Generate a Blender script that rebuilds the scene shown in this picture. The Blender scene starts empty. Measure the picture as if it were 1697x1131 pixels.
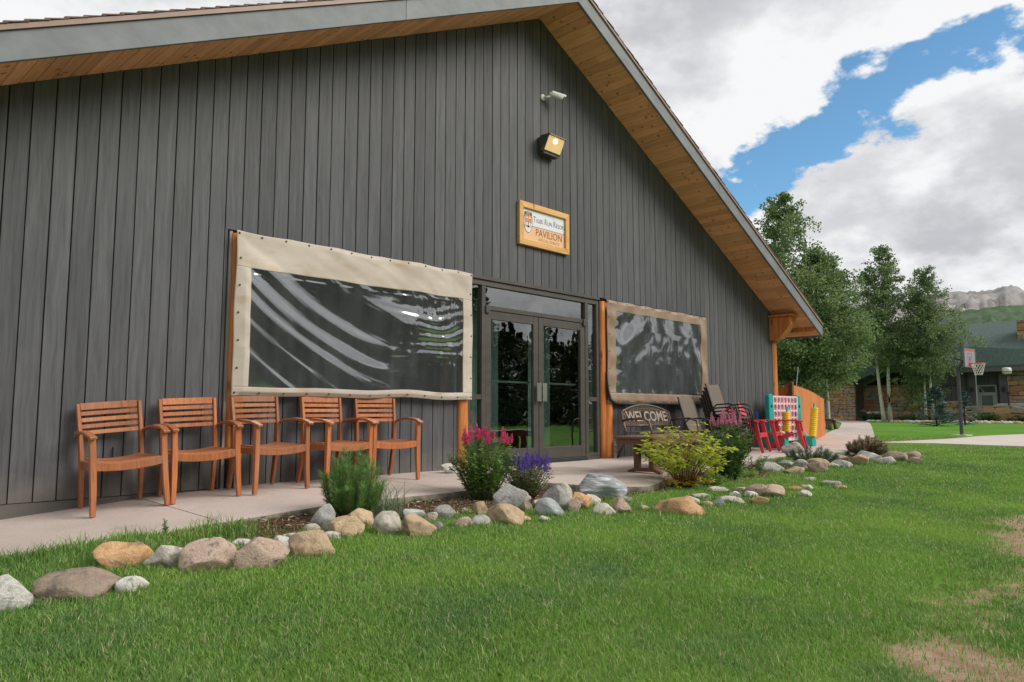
import bpy, bmesh, math, random
import numpy as np
from mathutils import Vector, Matrix, noise
R = math.radians
random.seed(7); rng = np.random.default_rng(7)
scene = bpy.context.scene
col = scene.collection

# ------------------------------------------------------------ camera, sky, sun, exposure
CAM = (-1.3654, -7.0799, 0.7299)
cam_d = bpy.data.cameras.new('camera'); cam = bpy.data.objects.new('camera', cam_d); col.objects.link(cam)
cam.location = CAM; cam.rotation_euler = (R(95.521), 0, R(-46.244))
cam_d.sensor_width = 36; cam_d.lens = 25.92; cam_d.clip_start = .05; cam_d.clip_end = 20000
scene.camera = cam
scene.view_settings.view_transform = 'Standard'; scene.view_settings.look = 'None'
scene.view_settings.exposure = 0.62; scene.view_settings.gamma = 1.0
scene.view_settings.use_curve_mapping = False

SUN_EL, SUN_AZ = 38.0, 150.0          # azimuth clockwise from +Y: light comes from the front right
world = bpy.data.worlds.new('World'); scene.world = world; world.use_nodes = True
def build_sky():
    nt = world.node_tree; N = nt.nodes; L = nt.links
    N.clear()
    out = N.new('ShaderNodeOutputWorld'); bg = N.new('ShaderNodeBackground'); bg.inputs['Strength'].default_value = 0.1
    L.new(bg.outputs[0], out.inputs[0])
    sky = N.new('ShaderNodeTexSky'); sky.sky_type = 'NISHITA'; sky.sun_disc = False
    sky.sun_elevation = R(SUN_EL); sky.sun_rotation = R(SUN_AZ); sky.altitude = 2900; sky.air_density = 1.0; sky.dust_density = .6; sky.ozone_density = 1.5
    tc = N.new('ShaderNodeTexCoord')
    def math_(op, a, b=None, c=None, clamp=False):
        n = N.new('ShaderNodeMath'); n.operation = op; n.use_clamp = clamp
        for i, v in enumerate((a, b, c)):
            if v is None: continue
            if isinstance(v, (int, float)): n.inputs[i].default_value = v
            else: L.new(v, n.inputs[i])
        return n.outputs[0]
    def ramp(v, a, b):
        n = N.new('ShaderNodeMapRange'); n.interpolation_type = 'SMOOTHSTEP'
        L.new(v, n.inputs[0]); n.inputs[1].default_value = a; n.inputs[2].default_value = b
        return n.outputs[0]
    def tex(scale, detail, rough, vec, w=0.0, dist=0.0):
        n = N.new('ShaderNodeTexNoise'); n.noise_dimensions = '4D'
        n.inputs['Scale'].default_value = scale; n.inputs['Detail'].default_value = detail; n.inputs['Roughness'].default_value = rough
        n.inputs['W'].default_value = w; n.inputs['Distortion'].default_value = dist; L.new(vec, n.inputs['Vector']); return n.outputs['Fac']
    sep = N.new('ShaderNodeSeparateXYZ'); L.new(tc.outputs['Generated'], sep.inputs[0])
    # clouds lie in a layer: their cells flatten toward the horizon
    zc = math_('ADD', math_('ABSOLUTE', sep.outputs[2]), .42)
    comb = N.new('ShaderNodeCombineXYZ')
    L.new(math_('DIVIDE', sep.outputs[0], zc), comb.inputs[0]); L.new(math_('DIVIDE', sep.outputs[1], zc), comb.inputs[1]); L.new(zc, comb.inputs[2])
    big = tex(1.6, 3, .5, comb.outputs[0], 3.1)
    edge = tex(5.5, 9, .56, comb.outputs[0], 1.7)
    fine = tex(19, 7, .6, comb.outputs[0], 8.2)
    # a long rift of blue runs between the two cloud banks
    dot = N.new('ShaderNodeVectorMath'); dot.operation = 'DOT_PRODUCT'; L.new(tc.outputs['Generated'], dot.inputs[0]); dot.inputs[1].default_value = RIFT
    rift = math_('ABSOLUTE', math_('ADD', dot.outputs['Value'], math_('MULTIPLY', math_('SUBTRACT', edge, .5), .34)))
    rift = math_('MULTIPLY', math_('ADD', rift, math_('MULTIPLY', math_('SUBTRACT', fine, .5), .08)), 1.75)
    # the rift narrows away from its widest place
    dw = N.new('ShaderNodeVectorMath'); dw.operation = 'DOT_PRODUCT'; L.new(tc.outputs['Generated'], dw.inputs[0]); dw.inputs[1].default_value = WIDE
    widen = math_('MULTIPLY', ramp(dw.outputs['Value'], .93, 1.0), .045)
    d = math_('SUBTRACT', rift, widen)
    m1 = ramp(d, .004, .045)
    gaps = ramp(math_('ADD', big, math_('MULTIPLY', edge, .45)), .46, .60)
    mask = math_('MULTIPLY', m1, gaps)
    # light tops, grey undersides
    sh = tex(3.1, 7, .52, comb.outputs[0], 5.5)
    shade = math_('ADD', math_('MULTIPLY', sh, .8), math_('MULTIPLY', fine, .2))
    shv = ramp(shade, .40, .60)
    rim = math_('SUBTRACT', 1.0, ramp(d, .02, .30))
    shv = math_('ADD', shv, math_('MULTIPLY', rim, .35), clamp=True)
    cmix = N.new('ShaderNodeMix'); cmix.data_type = 'RGBA'; L.new(shv, cmix.inputs['Factor'])
    cmix.inputs['A'].default_value = (3.5, 3.6, 3.8, 1); cmix.inputs['B'].default_value = (6.1, 6.12, 6.2, 1)
    tint = N.new('ShaderNodeMix'); tint.data_type = 'RGBA'; tint.blend_type = 'MULTIPLY'; tint.inputs['Factor'].default_value = 1
    L.new(sky.outputs[0], tint.inputs['A']); tint.inputs['B'].default_value = SKYTINT
    fin = N.new('ShaderNodeMix'); fin.data_type = 'RGBA'; L.new(mask, fin.inputs['Factor'])
    L.new(tint.outputs['Result'], fin.inputs['A']); L.new(cmix.outputs['Result'], fin.inputs['B'])
    L.new(fin.outputs['Result'], bg.inputs['Color'])
RIFT = (0.50, -0.62, -0.60); WIDE = (.93, .25, .27); SKYTINT = (1, 1, 1, 1)
RIFT = (0.426, -0.244, -0.871); WIDE = (.866, .398, .300); SKYTINT = (.95, 1.29, 1.23, 1)
build_sky()

sun_d = bpy.data.lights.new('sun', 'SUN'); sun = bpy.data.objects.new('sun', sun_d); col.objects.link(sun)
sun_d.energy = 2.1; sun_d.angle = R(34); sun_d.color = (1, .95, .87)
sdir = Vector((math.sin(R(SUN_AZ)) * math.cos(R(SUN_EL)), math.cos(R(SUN_AZ)) * math.cos(R(SUN_EL)), math.sin(R(SUN_EL))))
sun.rotation_euler = sdir.to_track_quat('Z', 'Y').to_euler()

# ------------------------------------------------------------ materials
def nodes(name):
    m = bpy.data.materials.new(name); m.use_nodes = True
    nt = m.node_tree; b = nt.nodes['Principled BSDF']
    return m, nt.nodes, nt.links, b
def rgba(c): return (c[0], c[1], c[2], 1)
def pm(name, c1, c2=None, scale=(4, 4, 4), rough=.6, bump=0.0, detail=5, rnd=0.0, metal=0.0, spec=.4, lo=.3, hi=.7, c3=None, s3=1.0, lo3=.52, hi3=.7, coord='Object', bscale=None, coat=0.0, nrough=.55):
    m, N, L, b = nodes(name)
    b.inputs['Roughness'].default_value = rough; b.inputs['Metallic'].default_value = metal
    b.inputs['Specular IOR Level'].default_value = spec; b.inputs['Coat Weight'].default_value = coat
    if c2 is None and not bump:
        b.inputs['Base Color'].default_value = rgba(c1); return m
    tc = N.new('ShaderNodeTexCoord'); mp = N.new('ShaderNodeMapping'); mp.inputs['Scale'].default_value = scale
    oi = N.new('ShaderNodeObjectInfo')
    if coord == 'World':
        ge = N.new('ShaderNodeNewGeometry'); L.new(ge.outputs['Position'], mp.inputs['Vector'])
    else: L.new(tc.outputs[coord], mp.inputs['Vector'])
    if rnd:
        k = N.new('ShaderNodeVectorMath'); k.operation = 'SCALE'; k.inputs[0].default_value = (37, 23, 61); L.new(oi.outputs['Random'], k.inputs['Scale']); L.new(k.outputs[0], mp.inputs['Location'])
    nz = N.new('ShaderNodeTexNoise'); nz.inputs['Scale'].default_value = 1; nz.inputs['Detail'].default_value = detail; nz.inputs['Roughness'].default_value = nrough
    L.new(mp.outputs[0], nz.inputs['Vector'])
    last = None
    if c2 is not None:
        mr = N.new('ShaderNodeMapRange'); mr.inputs[1].default_value = lo; mr.inputs[2].default_value = hi; L.new(nz.outputs['Fac'], mr.inputs[0])
        mx = N.new('ShaderNodeMix'); mx.data_type = 'RGBA'; L.new(mr.outputs[0], mx.inputs['Factor'])
        mx.inputs['A'].default_value = rgba(c1); mx.inputs['B'].default_value = rgba(c2); last = mx.outputs['Result']
        if c3 is not None:
            n3 = N.new('ShaderNodeTexNoise'); n3.inputs['Scale'].default_value = s3; n3.inputs['Detail'].default_value = 4; L.new(mp.outputs[0], n3.inputs['Vector'])
            r3 = N.new('ShaderNodeMapRange'); r3.inputs[1].default_value = lo3; r3.inputs[2].default_value = hi3; L.new(n3.outputs['Fac'], r3.inputs[0])
            m3 = N.new('ShaderNodeMix'); m3.data_type = 'RGBA'; L.new(r3.outputs[0], m3.inputs['Factor']); L.new(last, m3.inputs['A']); m3.inputs['B'].default_value = rgba(c3); last = m3.outputs['Result']
        if rnd:
            hs = N.new('ShaderNodeHueSaturation'); v = N.new('ShaderNodeMapRange'); v.inputs[3].default_value = 1 - rnd; v.inputs[4].default_value = 1 + rnd
            L.new(oi.outputs['Random'], v.inputs[0]); L.new(v.outputs[0], hs.inputs['Value']); L.new(last, hs.inputs['Color']); last = hs.outputs[0]
        L.new(last, b.inputs['Base Color'])
    else: b.inputs['Base Color'].default_value = rgba(c1)
    if bump:
        src = nz.outputs['Fac']
        if bscale:
            n2 = N.new('ShaderNodeTexNoise'); n2.inputs['Scale'].default_value = bscale; n2.inputs['Detail'].default_value = 6; n2.inputs['Roughness'].default_value = .65; L.new(mp.outputs[0], n2.inputs['Vector']); src = n2.outputs['Fac']
        bp = N.new('ShaderNodeBump'); bp.inputs['Strength'].default_value = bump; bp.inputs['Distance'].default_value = .02; L.new(src, bp.inputs['Height']); L.new(bp.outputs[0], b.inputs['Normal'])
    return m
def woodmat(name, c1, c2, grain=(55, 55, 2.2), rough=.55, rnd=.16, knots=None, bump=.25, coat=0.0, blotch=None, splash=None):
    """long fibres along local Z, darker knots, each piece its own tone"""
    m, N, L, b = nodes(name); b.inputs['Roughness'].default_value = rough; b.inputs['Coat Weight'].default_value = coat; b.inputs['Coat Roughness'].default_value = .35
    b.inputs['Specular IOR Level'].default_value = .35
    tc = N.new('ShaderNodeTexCoord'); oi = N.new('ShaderNodeObjectInfo')
    off = N.new('ShaderNodeVectorMath'); off.operation = 'SCALE'; off.inputs[0].default_value = (13, 29, 41); L.new(oi.outputs['Random'], off.inputs['Scale'])
    ad = N.new('ShaderNodeVectorMath'); ad.operation = 'ADD'; L.new(tc.outputs['Object'], ad.inputs[0]); L.new(off.outputs[0], ad.inputs[1])
    wob = N.new('ShaderNodeTexNoise'); wob.inputs['Scale'].default_value = 2.2; wob.inputs['Detail'].default_value = 2; L.new(ad.outputs[0], wob.inputs['Vector'])
    ad2 = N.new('ShaderNodeMix'); ad2.data_type = 'VECTOR'; ad2.inputs['Factor'].default_value = .05; L.new(ad.outputs[0], ad2.inputs['A']); L.new(wob.outputs['Color'], ad2.inputs['B'])
    mp = N.new('ShaderNodeMapping'); mp.inputs['Scale'].default_value = grain; L.new(ad2.outputs['Result'], mp.inputs['Vector'])
    nz = N.new('ShaderNodeTexNoise'); nz.inputs['Scale'].default_value = 1; nz.inputs['Detail'].default_value = 6; nz.inputs['Roughness'].default_value = .6; L.new(mp.outputs[0], nz.inputs['Vector'])
    mr = N.new('ShaderNodeMapRange'); mr.inputs[1].default_value = .32; mr.inputs[2].default_value = .68; L.new(nz.outputs['Fac'], mr.inputs[0])
    mx = N.new('ShaderNodeMix'); mx.data_type = 'RGBA'; L.new(mr.outputs[0], mx.inputs['Factor']); mx.inputs['A'].default_value = rgba(c1); mx.inputs['B'].default_value = rgba(c2); last = mx.outputs['Result']
    if knots:
        vo = N.new('ShaderNodeTexVoronoi'); mk = N.new('ShaderNodeMapping'); mk.inputs['Scale'].default_value = (7.5, 7.5, 2.2); L.new(ad2.outputs['Result'], mk.inputs['Vector']); L.new(mk.outputs[0], vo.inputs['Vector']); vo.inputs['Scale'].default_value = 1
        rk = N.new('ShaderNodeMapRange'); rk.inputs[1].default_value = .10; rk.inputs[2].default_value = .20; rk.inputs[3].default_value = 1; rk.inputs[4].default_value = 0; L.new(vo.outputs['Distance'], rk.inputs[0])
        mk2 = N.new('ShaderNodeMix'); mk2.data_type = 'RGBA'; L.new(rk.outputs[0], mk2.inputs['Factor']); L.new(last, mk2.inputs['A']); mk2.inputs['B'].default_value = rgba(knots); last = mk2.outputs['Result']
    if blotch:
        nb = N.new('ShaderNodeTexNoise'); nb.inputs['Scale'].default_value = 3.0; nb.inputs['Detail'].default_value = 5; L.new(ad.outputs[0], nb.inputs['Vector'])
        rb = N.new('ShaderNodeMapRange'); rb.inputs[1].default_value = .5; rb.inputs[2].default_value = .75; rb.inputs[4].default_value = .7; L.new(nb.outputs['Fac'], rb.inputs[0])
        mb = N.new('ShaderNodeMix'); mb.data_type = 'RGBA'; L.new(rb.outputs[0], mb.inputs['Factor']); L.new(last, mb.inputs['A']); mb.inputs['B'].default_value = rgba(blotch); last = mb.outputs['Result']
    if splash:                                             # dusty rain splash along the foot of the wall, ragged upper edge
        ge = N.new('ShaderNodeNewGeometry'); sp = N.new('ShaderNodeSeparateXYZ'); L.new(ge.outputs['Position'], sp.inputs[0])
        ns = N.new('ShaderNodeTexNoise'); ns.inputs['Scale'].default_value = 6; ns.inputs['Detail'].default_value = 6; L.new(ge.outputs['Position'], ns.inputs['Vector'])
        ma = N.new('ShaderNodeMath'); ma.operation = 'MULTIPLY_ADD'; L.new(ns.outputs['Fac'], ma.inputs[0]); ma.inputs[1].default_value = -.55; L.new(sp.outputs[2], ma.inputs[2])
        rs_ = N.new('ShaderNodeMapRange'); rs_.inputs[1].default_value = .02; rs_.inputs[2].default_value = -.24; rs_.inputs[3].default_value = 0; rs_.inputs[4].default_value = .75; L.new(ma.outputs[0], rs_.inputs[0])
        mz = N.new('ShaderNodeMix'); mz.data_type = 'RGBA'; L.new(rs_.outputs[0], mz.inputs['Factor']); L.new(last, mz.inputs['A']); mz.inputs['B'].default_value = rgba(splash); last = mz.outputs['Result']
    hs = N.new('ShaderNodeHueSaturation'); v = N.new('ShaderNodeMapRange'); v.inputs[3].default_value = 1 - rnd; v.inputs[4].default_value = 1 + rnd
    L.new(oi.outputs['Random'], v.inputs[0]); L.new(v.outputs[0], hs.inputs['Value']); L.new(last, hs.inputs['Color']); L.new(hs.outputs[0], b.inputs['Base Color'])
    bp = N.new('ShaderNodeBump'); bp.inputs['Strength'].default_value = bump; bp.inputs['Distance'].default_value = .01; L.new(nz.outputs['Fac'], bp.inputs['Height']); L.new(bp.outputs[0], b.inputs['Normal'])
    return m
def leafmat(name, c1, c2, trans=.35, rough=.5, c3=None, f3=.1):
    """every leaf its own tone; light comes through"""
    m, N, L, b = nodes(name); b.inputs['Roughness'].default_value = rough; b.inputs['Specular IOR Level'].default_value = .3
    ge = N.new('ShaderNodeNewGeometry'); mx = N.new('ShaderNodeMix'); mx.data_type = 'RGBA'
    nz = N.new('ShaderNodeTexNoise'); nz.inputs['Scale'].default_value = 1.3; nz.inputs['Detail'].default_value = 3; L.new(ge.outputs['Position'], nz.inputs['Vector'])
    s = N.new('ShaderNodeMath'); s.operation = 'MULTIPLY_ADD'; s.use_clamp = True; L.new(nz.outputs['Fac'], s.inputs[0]); s.inputs[1].default_value = .8
    sub = N.new('ShaderNodeMath'); sub.operation = 'SUBTRACT'; L.new(ge.outputs['Random Per Island'], sub.inputs[0]); sub.inputs[1].default_value = .4; L.new(sub.outputs[0], s.inputs[2])
    L.new(s.outputs[0], mx.inputs['Factor']); mx.inputs['A'].default_value = rgba(c1); mx.inputs['B'].default_value = rgba(c2); last = mx.outputs['Result']
    if c3:
        g = N.new('ShaderNodeMath'); g.operation = 'GREATER_THAN'; g.inputs[1].default_value = 1 - f3; L.new(ge.outputs['Random Per Island'], g.inputs[0])
        m3 = N.new('ShaderNodeMix'); m3.data_type = 'RGBA'; L.new(g.outputs[0], m3.inputs['Factor']); L.new(last, m3.inputs['A']); m3.inputs['B'].default_value = rgba(c3); last = m3.outputs['Result']
    L.new(last, b.inputs['Base Color'])
    if trans:
        t = N.new('ShaderNodeBsdfTranslucent'); L.new(last, t.inputs['Color']); ms = N.new('ShaderNodeMixShader'); ms.inputs[0].default_value = trans
        L.new(b.outputs[0], ms.inputs[1]); L.new(t.outputs[0], ms.inputs[2]); L.new(ms.outputs[0], N['Material Output'].inputs['Surface'])
    return m
def glassmat(name, tint, ior=1.6, rough=0.0, haze=0.0, hazecol=(.3, .32, .34), wav=0.0):
    """thin pane: see-through tint plus mirror reflection, optional milky film"""
    m, N, L, b = nodes(name); N.remove(b)
    tr = N.new('ShaderNodeBsdfTransparent'); tr.inputs[0].default_value = rgba(tint)
    gl = N.new('ShaderNodeBsdfGlossy'); gl.inputs['Roughness'].default_value = rough
    fr = N.new('ShaderNodeFresnel'); fr.inputs['IOR'].default_value = ior
    src = tr.outputs[0]
    if wav:
        tc = N.new('ShaderNodeTexCoord'); nz = N.new('ShaderNodeTexNoise'); nz.inputs['Scale'].default_value = 2.3; nz.inputs['Detail'].default_value = 2; L.new(tc.outputs['Object'], nz.inputs['Vector'])
        bp = N.new('ShaderNodeBump'); bp.inputs['Strength'].default_value = wav; bp.inputs['Distance'].default_value = .02; L.new(nz.outputs['Fac'], bp.inputs['Height']); L.new(bp.outputs[0], gl.inputs['Normal'])
    if haze:
        df = N.new('ShaderNodeBsdfDiffuse'); tc = N.new('ShaderNodeTexCoord'); mp = N.new('ShaderNodeMapping'); mp.inputs['Scale'].default_value = (3.5, 1, .9); L.new(tc.outputs['Object'], mp.inputs['Vector'])
        nz = N.new('ShaderNodeTexNoise'); nz.inputs['Scale'].default_value = 1.5; nz.inputs['Detail'].default_value = 6; L.new(mp.outputs[0], nz.inputs['Vector'])
        mr = N.new('ShaderNodeMapRange'); mr.inputs[1].default_value = .25; mr.inputs[2].default_value = .8; mr.inputs[3].default_value = haze * .5; mr.inputs[4].default_value = haze * 1.5; L.new(nz.outputs['Fac'], mr.inputs[0])
        df.inputs[0].default_value = rgba(hazecol); mh = N.new('ShaderNodeMixShader'); L.new(mr.outputs[0], mh.inputs[0]); L.new(tr.outputs[0], mh.inputs[1]); L.new(df.outputs[0], mh.inputs[2]); src = mh.outputs[0]
    ge = N.new('ShaderNodeNewGeometry'); iv = N.new('ShaderNodeMath'); iv.operation = 'SUBTRACT'; iv.inputs[0].default_value = 1; L.new(ge.outputs['Backfacing'], iv.inputs[1]); fm = N.new('ShaderNodeMath'); fm.operation = 'MULTIPLY'; L.new(fr.outputs[0], fm.inputs[0]); L.new(iv.outputs[0], fm.inputs[1])   # the mirror image comes from the outer face only
    ms = N.new('ShaderNodeMixShader'); L.new(fm.outputs[0], ms.inputs[0]); L.new(src, ms.inputs[1]); L.new(gl.outputs[0], ms.inputs[2])
    L.new(ms.outputs[0], N['Material Output'].inputs['Surface']); return m
def emit(name, c, s):
    m, N, L, b = nodes(name); b.inputs['Base Color'].default_value = rgba(c); b.inputs['Emission Color'].default_value = rgba(c); b.inputs['Emission Strength'].default_value = s; return m

M = {}
M['siding'] = woodmat('siding_paint', (.054, .055, .059), (.100, .101, .107), (30, 30, 1.3), .62, .16, None, .5, blotch=(.076, .077, .081), splash=(.135, .122, .105))
M['sheath'] = pm('sheathing', (.02, .02, .02), rough=.9)
M['trim_grey'] = woodmat('fascia_paint', (.145, .155, .165), (.20, .212, .225), (3.5, 3.5, 5), .55, .05, None, .25)
M['soffit'] = woodmat('soffit_cedar', (.72, .32, .175), (.90, .485, .285), (38, 2.0, 38), .6, .17, (.40, .15, .06), .2)
M['log'] = woodmat('log_stain', (.36, .105, .022), (.58, .22, .06), (26, 26, 1.6), .5, .12, (.20, .05, .012), .3)
M['teak'] = woodmat('teak_oil', (.275, .088, .032), (.43, .165, .066), (60, 60, 4), .45, .18, None, .15, .2, (.33, .165, .09))
M['fence'] = woodmat('fence_stain', (.42, .12, .028), (.60, .21, .06), (30, 30, 2), .6, .14, (.3, .08, .02), .25)
M['roofing'] = pm('roof_shingle', (.13, .085, .072), (.21, .14, .115), (30, 30, 30), .9, .5, rnd=.12)
M['drip'] = pm('drip_edge', (.23, .14, .11), (.30, .19, .15), (5, 5, 5), .45, 0)
M['bronze'] = pm('bronze_frame', (.075, .067, .06), (.105, .094, .084), (3, 3, 8), .38, .05, metal=.35)
M['black'] = pm('black_rubber', (.018, .018, .02), rough=.55)
M['steel'] = pm('brushed_steel', (.42, .42, .41), (.55, .55, .53), (40, 40, 3), .3, .05, metal=.9)
M['galv'] = pm('galvanised_plate', (.26, .25, .21), (.38, .37, .33), (20, 20, 20), .5, .2, metal=.6, c3=(.22, .11, .05), s3=6)
M['white_plastic'] = pm('white_plastic', (.62, .64, .64), (.70, .72, .72), (8, 8, 8), .35)
M['interior'] = pm('interior_wall', (.22, .23, .22), (.28, .29, .28), (2, 2, 2), .9)
M['interior_floor'] = pm('interior_carpet', (.16, .15, .13), (.22, .20, .18), (8, 8, 8), .9)
M['curtain'] = pm('interior_drape', (.20, .26, .24), (.30, .36, .34), (9, 9, .3), .85, .3)
M['glass'] = glassmat('door_glass', (.80, .88, .85), 3.5, 0, wav=.14)
M['vinyl'] = glassmat('clear_vinyl', (.62, .64, .65), 4.2, .04, .13, (.33, .345, .35), .06)
M['vinyl_old'] = glassmat('clear_vinyl_foggy', (.62, .64, .65), 3.4, .05, .19, (.28, .305, .325), .08)
M['canvas'] = pm('cream_canvas', (.42, .36, .30), (.54, .48, .415), (1.2, 1.2, 3), .7, .15, 6, c3=(.40, .29, .17), s3=2.6, lo3=.55, hi3=.8)
M['canvas_brown'] = pm('brown_canvas', (.23, .155, .105), (.31, .22, .155), (2, 2, 4), .5, .2, 6)
M['concrete'] = None
# ------------------------------------------------------------ helpers
def tag(o, label=None, cat=None, group=None, kind=None):
    if label: o['label'] = label
    if cat: o['category'] = cat
    if group: o['group'] = group
    if kind: o['kind'] = kind
    return o
def empty(name, loc, rz=0.0, label=None, cat=None, group=None):
    o = bpy.data.objects.new(name, None); col.objects.link(o); o.location = loc; o.rotation_euler = (0, 0, rz); o.empty_display_size = .2
    return tag(o, label, cat, group)
def link(name, me, parent=None, loc=(0, 0, 0), rot=None):
    o = bpy.data.objects.new(name, me); col.objects.link(o); o.location = loc
    if rot: o.rotation_euler = rot
    if parent: o.parent = parent
    return o
def copy_tree(o, parent=None):
    c = o.copy(); col.objects.link(c); c.parent = parent
    for ch in o.children: copy_tree(ch, c)
    return c
class MB:
    """collects shapes and links them as one mesh object"""
    def __init__(s): s.v = []; s.f = []
    def add(s, vs, fs):
        n = len(s.v); s.v += [tuple(v) for v in vs]; s.f += [tuple(i + n for i in f) for f in fs]; return s
    def box(s, c, d, rot=None):
        x, y, z = d[0] / 2, d[1] / 2, d[2] / 2
        vs = [Vector(q) for q in ((-x, -y, -z), (x, -y, -z), (x, y, -z), (-x, y, -z), (-x, -y, z), (x, -y, z), (x, y, z), (-x, y, z))]
        if rot is not None: vs = [rot @ v for v in vs]
        return s.add([v + Vector(c) for v in vs], [(0, 3, 2, 1), (4, 5, 6, 7), (0, 1, 5, 4), (1, 2, 6, 5), (2, 3, 7, 6), (3, 0, 4, 7)])
    def box2(s, a, b): return s.box([(a[i] + b[i]) / 2 for i in range(3)], [abs(b[i] - a[i]) for i in range(3)])
    def prism(s, poly, axis, a, b):
        """polygon in the two other axes extruded along axis from a to b"""
        n = len(poly)
        def P(q, t):
            r = list(q); r.insert(axis, t); return r
        vs = [P(q, a) for q in poly] + [P(q, b) for q in poly]
        fs = [tuple(range(n - 1, -1, -1)), tuple(range(n, 2 * n))] + [(i, (i + 1) % n, n + (i + 1) % n, n + i) for i in range(n)]
        return s.add(vs, fs)
    def sweep(s, path, prof, up=(0, 0, 1), close=False, scales=None):
        """profile (list of (side, up)) carried along a path"""
        path = [Vector(p) for p in path]; n = len(prof); base = len(s.v); k = len(path)
        for i, p in enumerate(path):
            if close: t = path[(i + 1) % k] - path[i - 1]
            else: t = path[min(i + 1, k - 1)] - path[max(i - 1, 0)]
            t.normalize(); u = Vector(up); sd = t.cross(u)
            if sd.length < 1e-4: sd = t.cross(Vector((1, 0, 0)))
            sd.normalize(); uu = sd.cross(t).normalized()
            m = scales[i] if scales else 1
            for a, b in prof: s.v.append(tuple(p + sd * a * m + uu * b * m))
        for i in range(k if close else k - 1):
            j = (i + 1) % k
            for q in range(n):
                r = (q + 1) % n; s.f.append((base + i * n + q, base + i * n + r, base + j * n + r, base + j * n + q))
        if not close:
            s.f.append(tuple(base + q for q in range(n - 1, -1, -1))); s.f.append(tuple(base + (k - 1) * n + q for q in range(n)))
        return s
    def tube(s, path, r, n=8, close=False):
        rs = r if isinstance(r, (list, tuple)) else [r] * len(path)
        prof = [(math.cos(2 * math.pi * i / n), math.sin(2 * math.pi * i / n)) for i in range(n)]
        return s.sweep(path, prof, close=close, scales=list(rs))
    def beam(s, a, b, w, h, up=(0, 0, 1)):
        return s.sweep([a, b], [(-w / 2, -h / 2), (w / 2, -h / 2), (w / 2, h / 2), (-w / 2, h / 2)], up)
    def lathe(s, prof, c=(0, 0, 0), n=16):
        base = len(s.v)
        for r, z in prof:
            for i in range(n):
                a = 2 * math.pi * i / n; s.v.append((c[0] + r * math.cos(a), c[1] + r * math.sin(a), c[2] + z))
        for k in range(len(prof) - 1):
            for i in range(n):
                j = (i + 1) % n; s.f.append((base + k * n + i, base + k * n + j, base + (k + 1) * n + j, base + (k + 1) * n + i))
        s.f.append(tuple(base + i for i in range(n - 1, -1, -1))); s.f.append(tuple(base + (len(prof) - 1) * n + i for i in range(n)))
        return s
    def mesh(s, name, mat=None, smooth=False):
        me = bpy.data.meshes.new(name); me.from_pydata(s.v, [], s.f); me.update()
        if mat: me.materials.append(mat)
        if smooth:
            me.polygons.foreach_set('use_smooth', [True] * len(me.polygons))
        return me
    def build(s, name, mat, parent=None, loc=(0, 0, 0), rot=None, smooth=False, bevel=0.0, seg=1):
        o = link(name, s.mesh(name, mat, smooth), parent, loc, rot)
        if bevel:
            b = o.modifiers.new('edge', 'BEVEL'); b.width = bevel; b.segments = seg; b.limit_method = 'ANGLE'; b.angle_limit = R(40)
        return o
def npmesh(name, V, F, mat):
    """fast mesh from arrays, faces all with the same number of corners"""
    V = np.asarray(V, np.float32).reshape(-1, 3); F = np.asarray(F, np.int32); k = F.shape[1]
    me = bpy.data.meshes.new(name); me.vertices.add(len(V)); me.vertices.foreach_set('co', V.ravel())
    me.loops.add(F.size); me.loops.foreach_set('vertex_index', F.ravel())
    me.polygons.add(len(F)); me.polygons.foreach_set('loop_start', np.arange(0, F.size, k, dtype=np.int32)); me.polygons.foreach_set('loop_total', np.full(len(F), k, np.int32))
    me.update(calc_edges=True); me.materials.append(mat); return me
def leafquads(P, Dr, S, bend=.0):
    """rhombic leaves: base P, direction*length Dr, half-width vector S"""
    P, Dr, S = (np.asarray(a, float) for a in (P, Dr, S)); n = len(P)
    nrm = np.cross(Dr, S); nrm /= (np.linalg.norm(nrm, axis=1, keepdims=True) + 1e-9); ln = np.linalg.norm(Dr, axis=1, keepdims=True)
    V = np.stack([P, P + Dr * .5 + S - nrm * ln * bend, P + Dr, P + Dr * .5 - S - nrm * ln * bend], 1).reshape(-1, 3)
    F = np.arange(n * 4).reshape(n, 4); return V, F
def runit(n):
    a = rng.normal(size=(n, 3)); return a / np.linalg.norm(a, axis=1, keepdims=True)
def perp(d):
    r = runit(len(d)); s = np.cross(d, r); return s / (np.linalg.norm(s, axis=1, keepdims=True) + 1e-9)
def sstep(a, b, x):
    t = np.clip((x - a) / (b - a), 0, 1); return t * t * (3 - 2 * t)
def vnoise(X, Y, s, seed=0.0):
    """smooth value noise on arrays"""
    x = np.asarray(X) * s + seed * 17.3; y = np.asarray(Y) * s - seed * 9.1
    xi = np.floor(x).astype(int); yi = np.floor(y).astype(int); fx = x - xi; fy = y - yi
    fx = fx * fx * (3 - 2 * fx); fy = fy * fy * (3 - 2 * fy)
    def h(a, b):
        q = (a * 374761393 + b * 668265263 + int(seed * 1013)) & 0x7fffffff
        q = ((q ^ (q >> 13)) * 1274126177) & 0x7fffffff
        return ((q ^ (q >> 16)) & 0xffff) / 65535.0
    return (h(xi, yi) * (1 - fx) + h(xi + 1, yi) * fx) * (1 - fy) + (h(xi, yi + 1) * (1 - fx) + h(xi + 1, yi + 1) * fx) * fy
def fbm(X, Y, s, o=4, seed=0.0):
    t = 0; a = .5
    for i in range(o): t = t + a * vnoise(X, Y, s * 2 ** i, seed + i * 1.7); a *= .5
    return t / (1 - .5 ** o)

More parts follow.
